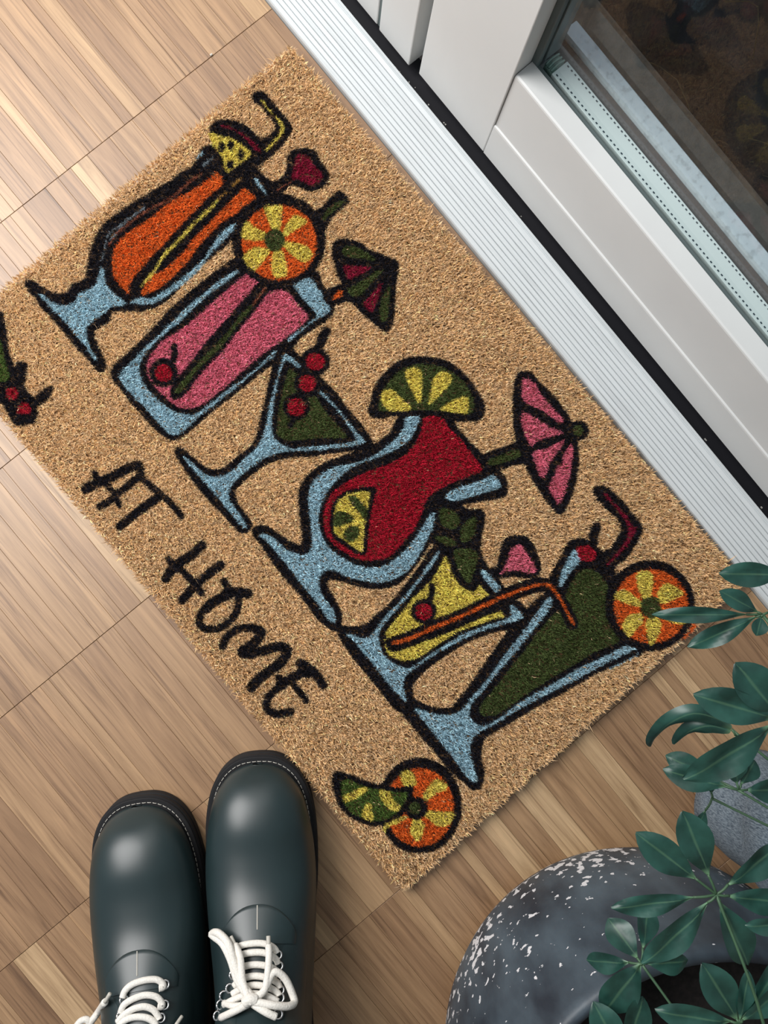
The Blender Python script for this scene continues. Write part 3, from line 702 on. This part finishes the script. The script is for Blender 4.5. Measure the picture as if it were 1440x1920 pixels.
# --- lettering AT HOME
P9 = 'lettering_print'
own(P9, 'hand-lettered black words AT HOME')
for w, s in ((17, '55,195 110,165 200,130 280,85 345,65'), (13, '345,65 360,105 310,160 240,215 190,260 135,292'), (10, '170,170 210,220 240,285'), (10, '105,105 120,150'),
             (11, '360,130 430,190 490,240 540,290 585,345'), (15, '470,230 400,280 320,340 245,402'),
             (16, '700,505 640,560 550,620 500,690'), (12, '515,585 550,640'), (12, '560,620 630,690 695,770'), (16, '800,615 730,670 660,730 590,810'),
             (12, '820,705 850,750 880,770'), (17, '830,770 890,765 955,775'), (13, '860,775 770,810 710,860 682,930 720,970 790,965 850,930 895,860 900,790'), (17, '850,780 780,810 720,860'),
             (14, '812,1065 840,1010 900,970 980,965 1030,990 990,1050 920,1095'), (17, '1025,1000 980,1055 920,1095 960,1108 1040,1090 1120,1068 1170,1080'), (18, '1170,1085 1150,1140 1090,1190 1020,1240 972,1295'),
             (16, '1240,1160 1290,1185 1340,1235 1370,1280'), (18, '1290,1195 1200,1240 1130,1285'), (14, '1130,1285 1065,1350 1060,1410 1110,1440 1190,1428'), (11, '1210,1285 1250,1330 1275,1370'), (13, '1125,1240 1140,1285'), (18, '1260,1180 1280,1215')):
    line('black', w-2.5, 'B6 '+s)

# the black outlines bleed a little into their neighbours
BLK = PALI['black']; b0 = R_COL == BLK
for dx in range(-2, 3):
    for dy in range(-2, 3):
        if dx*dx+dy*dy > 5 or (dx == 0 and dy == 0): continue
        sh = np.roll(np.roll(b0, dy, 0), dx, 1); so = np.roll(np.roll(R_OWN, dy, 0), dx, 1)
        m = sh & ((R_COL == 0) if dx*dx+dy*dy > 1 else (R_COL != BLK))
        R_COL[m] = BLK; R_OWN[m] = so[m]
# ------------------------------------------------------------------ doormat: geometry
matc = sum(MATC)/4
mat_root = empty('doormat', (matc[0], matc[1], 0))
tag(mat_root, 'tan coir doormat printed with cocktails and the words AT HOME', 'doormat')
ins = [matc+(c-matc)*.985 for c in MATC]
MB().extrude_z([tuple(p) for p in ins[::-1]], .0006, .0085).build('backing', M_BACK, mat_root)
NF = 360000
uv = rng.random((NF, 2))
e1, e2 = MATC[1]-MATC[0], MATC[3]-MATC[0]
edge = .5*np.sin(uv[:, 0]*61)+.5*np.sin(uv[:, 1]*47+uv[:, 0]*13)
base = MATC[0]+uv[:, :1]*e1+uv[:, 1:]*e2
# fibre direction: mostly across the picture, tilted over
th = rng.normal(0, .75, NF)+np.where(rng.random(NF) < .5, 0, math.pi)-BETA-.12
el = np.clip(rng.normal(.82, .28, NF), .18, 1.4)
L = rng.uniform(.0038, .0068, NF)
stray = rng.random(NF) < .006
L[stray] *= 1.9; el[stray] = rng.uniform(.15, .4, stray.sum())
dirh = np.stack([np.cos(th), np.sin(th)], 1)
dz = np.sin(el)*L; dh = np.cos(el)*L
z0 = .0072+rng.uniform(0, .0012, NF)
bend = rng.uniform(-.0009, .0009, NF)
side = np.stack([-dirh[:, 1], dirh[:, 0]], 1)
wd = rng.uniform(.00022, .00042, NF)
p0 = np.concatenate([base, z0[:, None]], 1)
pm = np.concatenate([base+dirh*(dh*.45)[:, None]+side*bend[:, None], (z0+dz*.62)[:, None]], 1)
pt = np.concatenate([base+dirh*dh[:, None], (z0+dz)[:, None]], 1)
pt[:, 2] = np.minimum(pt[:, 2], .0158+rng.uniform(-.0012, .0008, NF))
sw = np.concatenate([side*wd[:, None], rng.uniform(-.0002, .0002, NF)[:, None]], 1)
def look(P):
    u_, v_ = proj(np.concatenate([P[:, :2], np.full((NF, 1), .0135)], 1))
    ix = np.clip((u_+PAD).astype(int), 0, RW-1); iy = np.clip((v_+PAD).astype(int), 0, RH-1)
    return R_COL[iy, ix], R_OWN[iy, ix]
pal = np.array([s2l(PAL[k]) for k in PAL])
val = np.exp(rng.normal(-.03, .30, NF)); hue = rng.normal(0, 1, NF)
r_bl = rng.random(NF) < .04; r_raw = rng.random(NF) < .004
cols = []
for P in (p0, pm, pt):
    ci, ow = look(P)
    tanm = ci == 0
    c = pal[ci]*val[:, None]
    c[tanm] *= np.stack([1+.05*hue[tanm], np.ones(tanm.sum()), 1-.09*hue[tanm]], 1)
    bl = r_bl & tanm
    c[bl] = c[bl]*.4+np.array(s2l((236, 208, 170)))*.6
    rw = r_raw & ~tanm & (ci != PALI['black'])
    c[rw] = np.array(s2l((225, 190, 150)))
    cols.append(np.clip(c, 0, 1))
    if P is pm: oi_ = ow
def pile(name, sel, parent, label=None):
    k = int(sel.sum())
    V = np.empty((k, 5, 3))
    V[:, 0] = p0[sel]-sw[sel]; V[:, 1] = p0[sel]+sw[sel]; V[:, 2] = pm[sel]-sw[sel]*.95; V[:, 3] = pm[sel]+sw[sel]*.95; V[:, 4] = pt[sel]
    V = V.reshape(-1, 3)-np.array([matc[0], matc[1], 0])
    b_ = np.arange(k)[:, None]*5
    tri = np.concatenate([b_+np.array([[0, 1, 3]]), b_+np.array([[0, 3, 2]]), b_+np.array([[2, 3, 4]])], 1).reshape(-1, 3)
    me = bpy.data.meshes.new(name)
    me.vertices.add(len(V)); me.vertices.foreach_set('co', V.astype(np.float32).ravel())
    me.loops.add(tri.size); me.loops.foreach_set('vertex_index', tri.astype(np.int32).ravel())
    me.polygons.add(len(tri)); me.polygons.foreach_set('loop_start', (np.arange(len(tri))*3).astype(np.int32))
    me.update(calc_edges=True)
    at_ = me.attributes.new('Col', 'FLOAT_COLOR', 'POINT')
    c4 = np.ones((k, 5, 4), np.float32); c4[:, 0:2, :3] = cols[0][sel][:, None, :]; c4[:, 2:4, :3] = cols[1][sel][:, None, :]; c4[:, 4, :3] = cols[2][sel]
    at_.data.foreach_set('color', c4.ravel())
    me.materials.append(M_FIBRE)
    o = bpy.data.objects.new(name, me); COL.objects.link(o); o.parent = parent
    if label: o['label'] = label
    return o
inv = {i: k for k, i in OWN.items()}
made = {}
for i in sorted(inv):
    sel = oi_ == i
    if not sel.any(): continue
    k = inv[i]
    if i == 0:
        pile('coir_pile', sel, mat_root, 'plain tan coir pile')['kind'] = 'stuff'
    elif '/' in k:
        par, sub = k.split('/')
        pile(sub, sel, made[par], OWN_META[k])
    else:
        made[k] = pile(k.split('.')[0], sel, mat_root, OWN_META[k])

# ------------------------------------------------------------------ boots
# ring: distance behind the toe, height, tilt (0 = facing back, 90 = facing up), half width, up radius, down radius (mm)
RINGS = np.array([
    (-.5, 25, 0, 4, 2, 6), (1.5, 25, 0, 13, 7, 9), (6, 25.5, 0, 22, 14, 10), (13, 26.5, 0, 29, 22, 10), (24, 28, 0, 36, 28, 11), (40, 30, 0, 40.5, 32, 12),
    (61, 32, 0, 43.5, 33, 15), (85, 34, 5, 44.5, 37, 18), (110, 37, 15, 43.5, 45, 26), (138, 44, 30, 41, 52, 60),
    (165, 55, 45, 38, 58, 75), (178, 65, 52, 36.5, 58, 98), (188, 80, 60, 35.5, 56, 85), (203, 112, 75, 36, 54, 70),
    (210, 150, 86, 36, 54, 62), (213, 200, 90, 36.5, 55, 60), (213, 240, 90, 37, 56, 60)], float)
def ring_at(t):
    """t in 0..len-1, smooth"""
    i = int(min(max(math.floor(t), 0), len(RINGS)-2)); f = t-i
    g = lambda k: RINGS[min(max(k, 0), len(RINGS)-1)]
    a, b_, c, d_ = g(i-1), g(i), g(i+1), g(i+2)
    return .5*((2*b_)+(-a+c)*f+(2*a-5*b_+4*c-d_)*f**2+(-a+3*b_-3*c+d_)*f**3)
def surf(t, th, off=0.0):
    """local metres: x lateral, y forward, z up; th 0..2pi, pi/2 = top"""
    d_, z, ph, w, u, v = ring_at(t); ph = math.radians(ph)
    c, s = math.cos(th), math.sin(th); n = 2.25
    x = (w+off)*math.copysign(abs(c)**(2/n), c)
    h = (u if s > 0 else v)
    h = (h+off)*math.copysign(abs(s)**(2/n), s)
    y = -d_+h*math.sin(ph); zz = z+h*math.cos(ph)
    return (x/1000, y/1000, max(zz, 17.5)/1000)
NT, NTH = 76, 48
def boot_upper():
    V = []; Fc = []
    ts = np.linspace(0, len(RINGS)-1, NT)
    for t in ts:
        for k in range(NTH): V.append(surf(t, 2*math.pi*k/NTH))
    for i in range(NT-1):
        for k in range(NTH):
            k2 = (k+1) % NTH
            Fc.append((i*NTH+k, i*NTH+k2, (i+1)*NTH+k2, (i+1)*NTH+k))
    Fc.append(tuple(range(NTH)))
    return V, Fc
SOLE = [(0, 6.5), (12, 5.5), (23, 1), (33, -8), (40.5, -22), (45, -42), (46.5, -66), (45.5, -95), (41, -130), (36.5, -165), (35, -205), (35, -240), (32, -262), (23, -275), (11, -281), (0, -282)]
def sole_outline(off=0):
    R = crom(np.array(SOLE, float), 4)
    c = np.concatenate([R, (R*np.array([-1, 1]))[-2:0:-1]])
    if off:
        t = np.gradient(c, axis=0); nrm = np.stack([t[:, 1], -t[:, 0]], 1); nrm /= np.linalg.norm(nrm, axis=1)[:, None]+1e-9
        c = c+nrm*off
    return c
_o = sole_outline()
SOLE_SIGN = 1
def layered(levels, name, mat, root):
    V = []; Fc = []; n = None
    for off, z in levels:
        c = sole_outline(off*OFFS); n = len(c)
        V += [(p[0]/1000, p[1]/1000, z/1000) for p in c]
    for i in range(len(levels)-1):
        for k in range(n):
            k2 = (k+1) % n
            Fc.append((i*n+k, i*n+k2, (i+1)*n+k2, (i+1)*n+k))
    Fc.append(tuple(range(n-1, -1, -1))); Fc.append(tuple((len(levels)-1)*n+k for k in range(n)))
    return make(name, V, Fc, mat, root, False, True)
# outward is +1 or -1 depending on the winding of the outline
_t = sole_outline(5.0)
OFFS = 1.0 if _t[:, 0].max() > _o[:, 0].max() else -1.0

def make_boot(label, toe, fwd, laces, eyelets, arch_shift=0):
    rz = math.atan2(-fwd[0], fwd[1])
    root = empty('boot', (toe[0]-fwd[0]*.0065, toe[1]-fwd[1]*.0065, 0), rz)
    tag(root, label, 'boot', 'pair of lace-up boots')
    V, Fc = boot_upper()
    up = make('upper', V, Fc, M_LEATHER, root, True, True)
    layered([(-1.5, .2), (0, 1.5), (0, 9), (-1.2, 10), (-1.2, 11.5), (0, 12.5), (0, 17), (-.8, 18.2)], 'sole', M_SOLE, root)
    layered([(-1.2, 18.25), (-1.0, 20.2), (-1.8, 20.8), (-9, 21.0)], 'welt', M_SOLE, root)
    # stitches on the welt around the toe
    c = sole_outline(-4.6*OFFS); L_ = np.concatenate([[0], np.cumsum(np.linalg.norm(np.diff(np.concatenate([c, c[:1]]), axis=0), axis=1))])
    cc = np.concatenate([c, c[:1]]); sm = MB()
    s_ = 0
    while s_ < L_[-1]-4:
        a = np.array([np.interp(s_, L_, cc[:, k]) for k in (0, 1)]); b_ = np.array([np.interp(s_+3.1, L_, cc[:, k]) for k in (0, 1)])
        if a[1] > -120:
            sm.add(*tube([(a[0]/1000, a[1]/1000, .0211), ((a+b_)[0]/2000, (a+b_)[1]/2000, .0216), (b_[0]/1000, b_[1]/1000, .0211)], .00030, 5, 2))
        s_ += 4.4
    sm.build('stitching', M_STITCH, root, False, True)
    # tongue panel: raised leaf with an arched front edge
    t0 = 7.55+arch_shift
    V = []; Fc = []; na, nb = 22, 21
    for i in range(na):
        for j in range(nb):
            q = (j/(nb-1))*2-1
            th = math.pi/2+q*.72
            t = t0+1.3*abs(q)**2.0+(i/(na-1))*(9.2-t0-1.3*abs(q)**2.0)
            lift = 1.3*min(1, i/1.0)*(1 if 0 < j < nb-1 else 0)
            V.append(surf(t, th, max(lift, -.2)))
    for i in range(na-1):
        for j in range(nb-1): Fc.append((i*nb+j, i*nb+j+1, (i+1)*nb+j+1, (i+1)*nb+j))
    make('instep_panel', V, Fc, M_LEATHER, root, True, True)
    P = [surf(t0+.02+k*.12, math.pi/2, 1.5) for k in range(9)]
    make('centre_seam', *tube(P, .00045, 5, 3), M_STITCH, root, False, True)
    # facings either side of the lace opening
    for sd in (-1, 1):
        V = []; Fc = []; na, nb = 30, 9
        for i in range(na):
            t = 8.75+arch_shift+(i/(na-1))*(15.6-8.75-arch_shift)
            for j in range(nb):
                q = .36+(j/(nb-1))*.75
                if i < 4: q = .36+(1-(i+1)/5)*.25+(j/(nb-1))*(.75-(1-(i+1)/5)*.5)
                ed = 0 < j < nb-1 and i > 0
                V.append(surf(t, math.pi/2-sd*q, 1.5*min(1, i/8) if ed else .05))
        for i in range(na-1):
            for j in range(nb-1): Fc.append((i*nb+j, i*nb+j+1, (i+1)*nb+j+1, (i+1)*nb+j))
        make('facing', V, Fc, M_LEATHER, root, True, True)
    # pull collar and lining
    t = len(RINGS)-1
    make('collar', *tube([surf(t, 2*math.pi*k/24, .5) for k in range(25)], .004, 8, 3), M_LEATHER, root, True, True)
    V = [surf(t, 2*math.pi*k/24, -3) for k in range(24)]+[(p[0], p[1], p[2]-.14) for p in [surf(t, 2*math.pi*k/24, -6) for k in range(24)]]
    make('lining', V, [(k, (k+1) % 24, 24+(k+1) % 24, 24+k) for k in range(24)]+[tuple(range(24, 48))], M_LINING, root, True, True)
    M = wm(root); Vw = [M@Vector(p) for p in boot_upper()[0]]
    bvh = BVHTree.FromPolygons(Vw, boot_upper()[1])
    def hit(x, y, lift):
        x, y = 120+x/2.6667, 1380+y/2.6667
        d_ = Vector(ray(x, y)).normalized()
        h = bvh.ray_cast(Vector(CPOS), d_)
        if h[0] is None:
            p = at(x, y, .06); return np.array(p)
        return np.array(h[0]-d_*lift)
    for nm, r, pts in laces:
        P = [hit(x, y, l) for x, y, l in pts]
        m = M_STITCH if nm == 'aglet' else M_LACE
        make(nm, *tube(P, r, 8, 5), m, root, True)
    for x, y, rr in eyelets:
        p = hit(x, y, .0030)
        n_ = Vector(CPOS-p).normalized(); q = n_.to_track_quat('Z', 'Y')
        P = [np.array(Vector(p)+q@Vector((rr*math.cos(a), rr*math.sin(a), 0))) for a in np.linspace(0, 2*math.pi, 17)]
        make('eyelet', *tube(P, .0009, 6, 2), M_METAL, root, True)
    return root
E4 = .0040; E5 = .0060
LR = .0024
R_L = []
for pts in ('860,1080 880,1050 950,1036 1010,1040 1050,1060 1066,1085', '852,1130 880,1096 950,1082 1010,1086 1056,1112 1070,1140', '850,1190 885,1158 950,1143 1015,1150 1060,1172 1076,1200',
            '850,1250 890,1215 950,1200 1015,1208 1065,1232 1080,1262', '842,1290 890,1262 950,1246 1020,1256 1065,1282 1076,1300', '800,1345 850,1318 930,1290 1010,1300 1070,1330'):
    R_L.append(('lace', LR, [tuple(map(float, p.split(',')))+(E4,) for p in pts.split()]))
def lp(s, l0, l1):
    a = [tuple(map(float, p.split(','))) for p in s.split()]
    return [p+(l0+(l1-l0)*math.sin(math.pi*min(1, i/(len(a)-1))),) for i, p in enumerate(a)]
R_L += [('lace', .0029, lp('930,1310 870,1225 835,1120 795,1040 748,1000 740,990 770,985 822,1040 852,1140 885,1235 935,1300', .009, .018)),
        ('lace', .0026, lp('925,1315 893,1225 882,1110 855,1045', .010, .013)), ('aglet', .0015, lp('853,1042 835,1003', .011, .011)),
        ('lace', .0026, lp('945,1310 1000,1275 1018,1190 1025,1100 1023,1045', .010, .013)), ('aglet', .0016, lp('1023,1042 1022,1000', .011, .011)),
        ('lace', .0027, lp('940,1320 1000,1275 1035,1200 1065,1180 1110,1220 1145,1300 1150,1335 1115,1352 1040,1345 950,1330', .010, .014)),
        ('knot', .0040, lp('905,1335 930,1315 960,1320', .010, .012)),
        ('lace', .0026, lp('930,1335 860,1372 785,1408', .007, .008)), ('lace', .0026, lp('945,1340 1005,1378 1062,1405', .007, .008)),
        ('lace', .0023, lp('800,1335 850,1350 900,1345', .005, .006))]
R_E = [(862, 1085, .0026), (1070, 1095, .0026), (855, 1140, .0026), (1075, 1150, .0026), (1078, 1205, .0026), (846, 1195, .0026), (830, 1262, .0028), (1080, 1270, .0028), (800, 1300, .003), (1078, 1310, .003), (785, 1345, .003), (770, 1400, .003), (1070, 1390, .003)]
L_L = []
for pts in ('292,1310 305,1275 340,1243 400,1222 460,1218 492,1236 497,1256 475,1262', '283,1385 300,1345 345,1315 405,1296 460,1304 488,1332 490,1352 468,1352', '268,1430 300,1395 345,1366 400,1353 445,1368 470,1400 478,1418', '262,1462 300,1425 350,1406 410,1408 450,1430 460,1450'):
    L_L.append(('lace', LR, [tuple(map(float, p.split(',')))+(E4,) for p in pts.split()]))
L_L += [('lace', .0026, lp('60,1455 85,1425 115,1418 130,1440', .01, .012)), ('lace', .0026, lp('120,1450 150,1410 178,1370 205,1330', .012, .014)), ('aglet', .0014, lp('205,1330 230,1288', .013, .013)), ('aglet', .0014, lp('560,1445 590,1402', .008, .008))]
L_E = [(505, 1243, .0028), (503, 1345, .0028), (484, 1410, .0028), (300, 1320, .0028), (285, 1400, .0028)]
def unit(a):
    a = np.array(a); return a/np.linalg.norm(a)
make_boot('dark green rubber lace-up boot tied in a white bow, touching the mat edge', at(484, 1412, .012), unit((.597, .8025)), R_L, R_E)
make_boot('dark green rubber lace-up boot with loose white lace ends, left of the bow-tied boot', at(260, 1490, .012), unit((.513, .858)), L_L, L_E)

# ------------------------------------------------------------------ pots
PC = (-.0534, -.4700)
pr = empty('plant_pot', (PC[0], PC[1], 0))
tag(pr, 'large round slate grey pot with white worn flecks', 'pot')
prof = [(0, .001), (.128, .001), (.140, .004), (.150, .014), (.1555, .028), (.158, .050), (.159, .085), (.157, .130), (.1535, .165), (.1520, .178), (.1510, .184), (.1475, .187), (.1430, .186), (.1405, .182), (.1400, .150), (.1380, .120), (0, .120)]
V, Fc = lathe(prof, 0, 0, 96)
make('pot_wall', V, Fc, M_POT, pr, True, True)
V, Fc = lathe([(.0001, .152), (.015, .153), (.03, .154), (.05, .155), (.075, .154), (.10, .152), (.12, .150), (.1395, .147)], 0, 0, 48)
make('soil', [(p[0], p[1], p[2]+random.uniform(-.002, .002)*(math.hypot(p[0], p[1]) > .02)) for p in V], Fc, M_SOIL, pr, True, True)['kind'] = 'stuff'
BC = (.1495, -.3990)
br = empty('fabric_pot', (BC[0], BC[1], 0))
tag(br, 'small grey woven fabric pot bag standing beside the slate pot', 'pot')
wob = lambda a, z: .03*math.sin(3*a+z*40)+.02*math.sin(5*a-z*90)
bp = [(0, .001), (.040, .001), (.046, .006), (.048, .03), (.0475, .06), (.0475, .078), (.051, .088), (.053, .100), (.0525, .113), (.050, .121), (.0465, .123), (.044, .118), (.043, .105), (0, .103)]
V, Fc = lathe(bp, 0, 0, 72, wob)
make('fabric_wall', V, Fc, M_FABRIC, br, True, True)
V, Fc = lathe([(0, .110), (.030, .109), (.0425, .107)], 0, 0, 30, wob)
make('soil', V, Fc, M_SOIL, br, True, True)['kind'] = 'stuff'

# ------------------------------------------------------------------ leaves
def leaflet(name, base, tip, width, parent, droop=.12, fold=.25, roll=0.0, bend=0.0):
    base, tip = np.array(base, float), np.array(tip, float)
    ax = tip-base; Ln = np.linalg.norm(ax); ax /= Ln
    side = np.cross(ax, (0, 0, 1)); side /= np.linalg.norm(side)+1e-9
    nrm = np.cross(side, ax)
    cr, sr = math.cos(roll), math.sin(roll)
    side, nrm = side*cr+nrm*sr, nrm*cr-side*sr
    na, nb = 13, 7
    V = []; UV = []
    for i in range(na):
        s = i/(na-1)
        prof = math.sin(math.pi*s**1.28)**.72 if 0 < s < 1 else .06
        prof = max(prof, .07 if s < .5 else .03)
        for j in range(nb):
            q = j/(nb-1)*2-1
            x = q*prof*width/2
            z = abs(q)*prof*width/2*fold - droop*Ln*(4*(s-.5)**2-1)*.5 + .02*Ln*math.sin(9*s+3*q)
            V.append(base+ax*Ln*s+side*(x+bend*Ln*(1-4*(s-.5)**2))+nrm*z); UV.append((j/(nb-1), s))
    Fc = [(i*nb+j, i*nb+j+1, (i+1)*nb+j+1, (i+1)*nb+j) for i in range(na-1) for j in range(nb-1)]
    o = make(name, V, Fc, M_LEAF, parent, True)
    me = o.data; ul = me.uv_layers.new(name='UVMap')
    lv = np.empty(len(me.loops), np.int32); me.loops.foreach_get('vertex_index', lv)
    ul.data.foreach_set('uv', np.array(UV, np.float32)[lv].ravel())
    return o
def curved_leaflet(name, pts, width, parent):
    P = crom(np.array([at(*p) for p in pts]), 4); n_ = len(P); nb = 7
    T = np.gradient(P, axis=0); V = []; UV = []
    for i in range(n_):
        t = T[i]/np.linalg.norm(T[i]); sd = np.cross(t, (0, 0, 1.)); sd /= np.linalg.norm(sd); nr_ = np.cross(sd, t)
        s_ = i/(n_-1); pf = max(.12, math.sin(math.pi*min(1, s_*.93+.05)**1.1)**.6)
        for j in range(nb):
            q = j/(nb-1)*2-1
            V.append(P[i]+sd*q*pf*width/2-nr_*abs(q)**1.6*pf*width*.28); UV.append((j/(nb-1), s_))
    Fc = [(i*nb+j, i*nb+j+1, (i+1)*nb+j+1, (i+1)*nb+j) for i in range(n_-1) for j in range(nb-1)]
    o = make(name, V, Fc, M_LEAF, parent, True)
    ul = o.data.uv_layers.new(name='UVMap'); lv = np.empty(len(o.data.loops), np.int32); o.data.loops.foreach_get('vertex_index', lv)
    ul.data.foreach_set('uv', np.array(UV, np.float32)[lv].ravel())
    return o
def plant(label, root_pt, pot_pt, leaves, name='umbrella_plant'):
    """leaves: list of (hub px, hub z, stem start (world), [(base px|None, tip px, dz, width px)])"""
    root = empty(name, root_pt); tag(root, label, 'plant')
    trunk = [root_pt, np.array(root_pt)+(.004, .003, .05), np.array(root_pt)+(.002, -.004, .10)]
    make('stem', *tube(trunk, .0042, 8, 5, taper=((0, 1), (1, .55))), M_BARK, root, True)
    for hub, hz, via, lf in leaves:
        Hb = at(hub[0], hub[1], hz)
        st = np.array(root_pt)+np.array((.002, .0, random.uniform(.03, .09)))
        mid = (st*.45+Hb*.55)+np.array((0, 0, via))
        V, Fc = tube([st, mid, Hb], .0008, 7, 8, taper=((0, .8, 1), (1.5, 1, 1.2)))
        mb = MB().add(V, Fc)
        pet = []
        for tp, dz, w, gap, *ex in lf:
            T = at(tp[0], tp[1], hz+dz)
            d_ = T-Hb; b_ = Hb+d_*gap
            mb.add(*tube([Hb, Hb+d_*gap*.5+np.array((0, 0, .001)), b_], .0008, 6, 3)); pet.append((b_, T, w, ex))
        lf_o = mb.build('compound_leaf', M_STEM, root, True)
        for c_ in (CURVED.get(hub, [])):
            curved_leaflet('leaflet', c_[0], c_[1], lf_o)
        for (b_, T, w, ex) in pet:
            ww = w*(CAM_H-(b_[2]+T[2])/2)/F_PX
            leaflet('leaflet', b_, T, ww*1.06, lf_o, random.uniform(.05, .14), random.uniform(.12, .32), random.uniform(-.15, .15)+(ex[1] if len(ex) > 1 else 0), ex[0] if ex else 0)
    return root
CURVED = {(1372, 1368): [([(1372, 1366, .190), (1345, 1348, .196), (1300, 1338, .196), (1255, 1357, .186), (1227, 1384, .165), (1220, 1400, .150)], .0115),
                         ([(1370, 1372, .190), (1332, 1361, .192), (1292, 1372, .184), (1264, 1396, .165)], .0115)]}
plant('bushy green umbrella plant growing in the slate grey pot', (PC[0]+.035, PC[1]+.03, .150), None, [
    ((1343, 1677), .245, .03, [((1279, 1521), .002, 64, .24), ((1192, 1561), -.004, 58, .26), ((1146, 1702), -.006, 40, .22), ((1203, 1806), -.004, 52, .12), ((1401, 1809), -.004, 60, .12), ((1475, 1692), .0, 48, .18), ((1455, 1582), .002, 54, .2)]),
    ((1202, 1806), .200, .02, [((1100, 1799), -.022, 40, .22), ((1140, 1722), -.018, 50, .12), ((1214, 1694), -.014, 44, .25), ((1130, 1897), -.004, 66, .02), ((1290, 1800), .0, 40, .12)]),
    ((1385, 1917), .235, .02, [((1316, 1806), -.002, 62, .06), ((1228, 1893), -.004, 48, .10), ((1402, 1818), .0, 32, .06), ((1470, 1790), -.004, 44, .05), ((1462, 1850), .002, 44, .08), ((1300, 1985), .0, 50, .1)]),
    ((1170, 1985), .205, .01, [((1112, 1878), -.004, 56, .12), ((1205, 1868), -.004, 54, .12), ((985, 1930), -.02, 44, .30), ((1080, 2050), .0, 50, .1)]),
    ((1500, 1730), .255, .02, [((1397, 1735), -.004, 34, .15), ((1440, 1690), .004, 34, .2), ((1520, 1640), .0, 40, .2), ((1600, 1740), .0, 44, .2)]),
])
plant('leafy green umbrella plant growing in the grey fabric pot', (BC[0], BC[1], .106), None, [
    ((1428, 1152), .205, .05, [((1349, 1108), .004, 36, .10), ((1222, 1152), -.010, 30, .14), ((1289, 1213), -.012, 38, .08), ((1418, 1192), .002, 30, .1), ((1500, 1130), .0, 40, .15), ((1490, 1210), .0, 40, .12)]),
    ((1492, 1078), .200, .05, [((1348, 1075), -.004, 46, .14), ((1500, 990), .0, 44, .15), ((1590, 1090), .0, 44, .15)]),
    ((1462, 1350), .265, .03, [((1378, 1243), .002, 74, .10), ((1300, 1302), -.002, 62, .06), ((1281, 1461), -.006, 66, .08), ((1520, 1250), .0, 60, .1), ((1560, 1400), .0, 60, .1)]),
    ((1372, 1368), .190, .03, [((1405, 1420), .0, 30, .2)]),
    ((1383, 1481), .180, .02, [((1243, 1442), -.012, 46, .16), ((1248, 1416), -.03, 44, .30), ((1375, 1420), .004, 40, .2), ((1415, 1425), .0, 40, .2), ((1470, 1480), .0, 46, .2)]),
    ((1335, 1497), .150, .01, [((1330, 1450), .0, 24, .2), ((1300, 1560), -.01, 26, .35)]),
])

cp = at(396, 102, .0015)
o = MB().bbox(cp[0]-.0013, cp[0]+.0013, cp[1]-.0009, cp[1]+.0009, .0002, .0018, .0006).build('crumb', M_STITCH)
tag(o, 'tiny white crumb lying on the pale parquet', 'crumb')
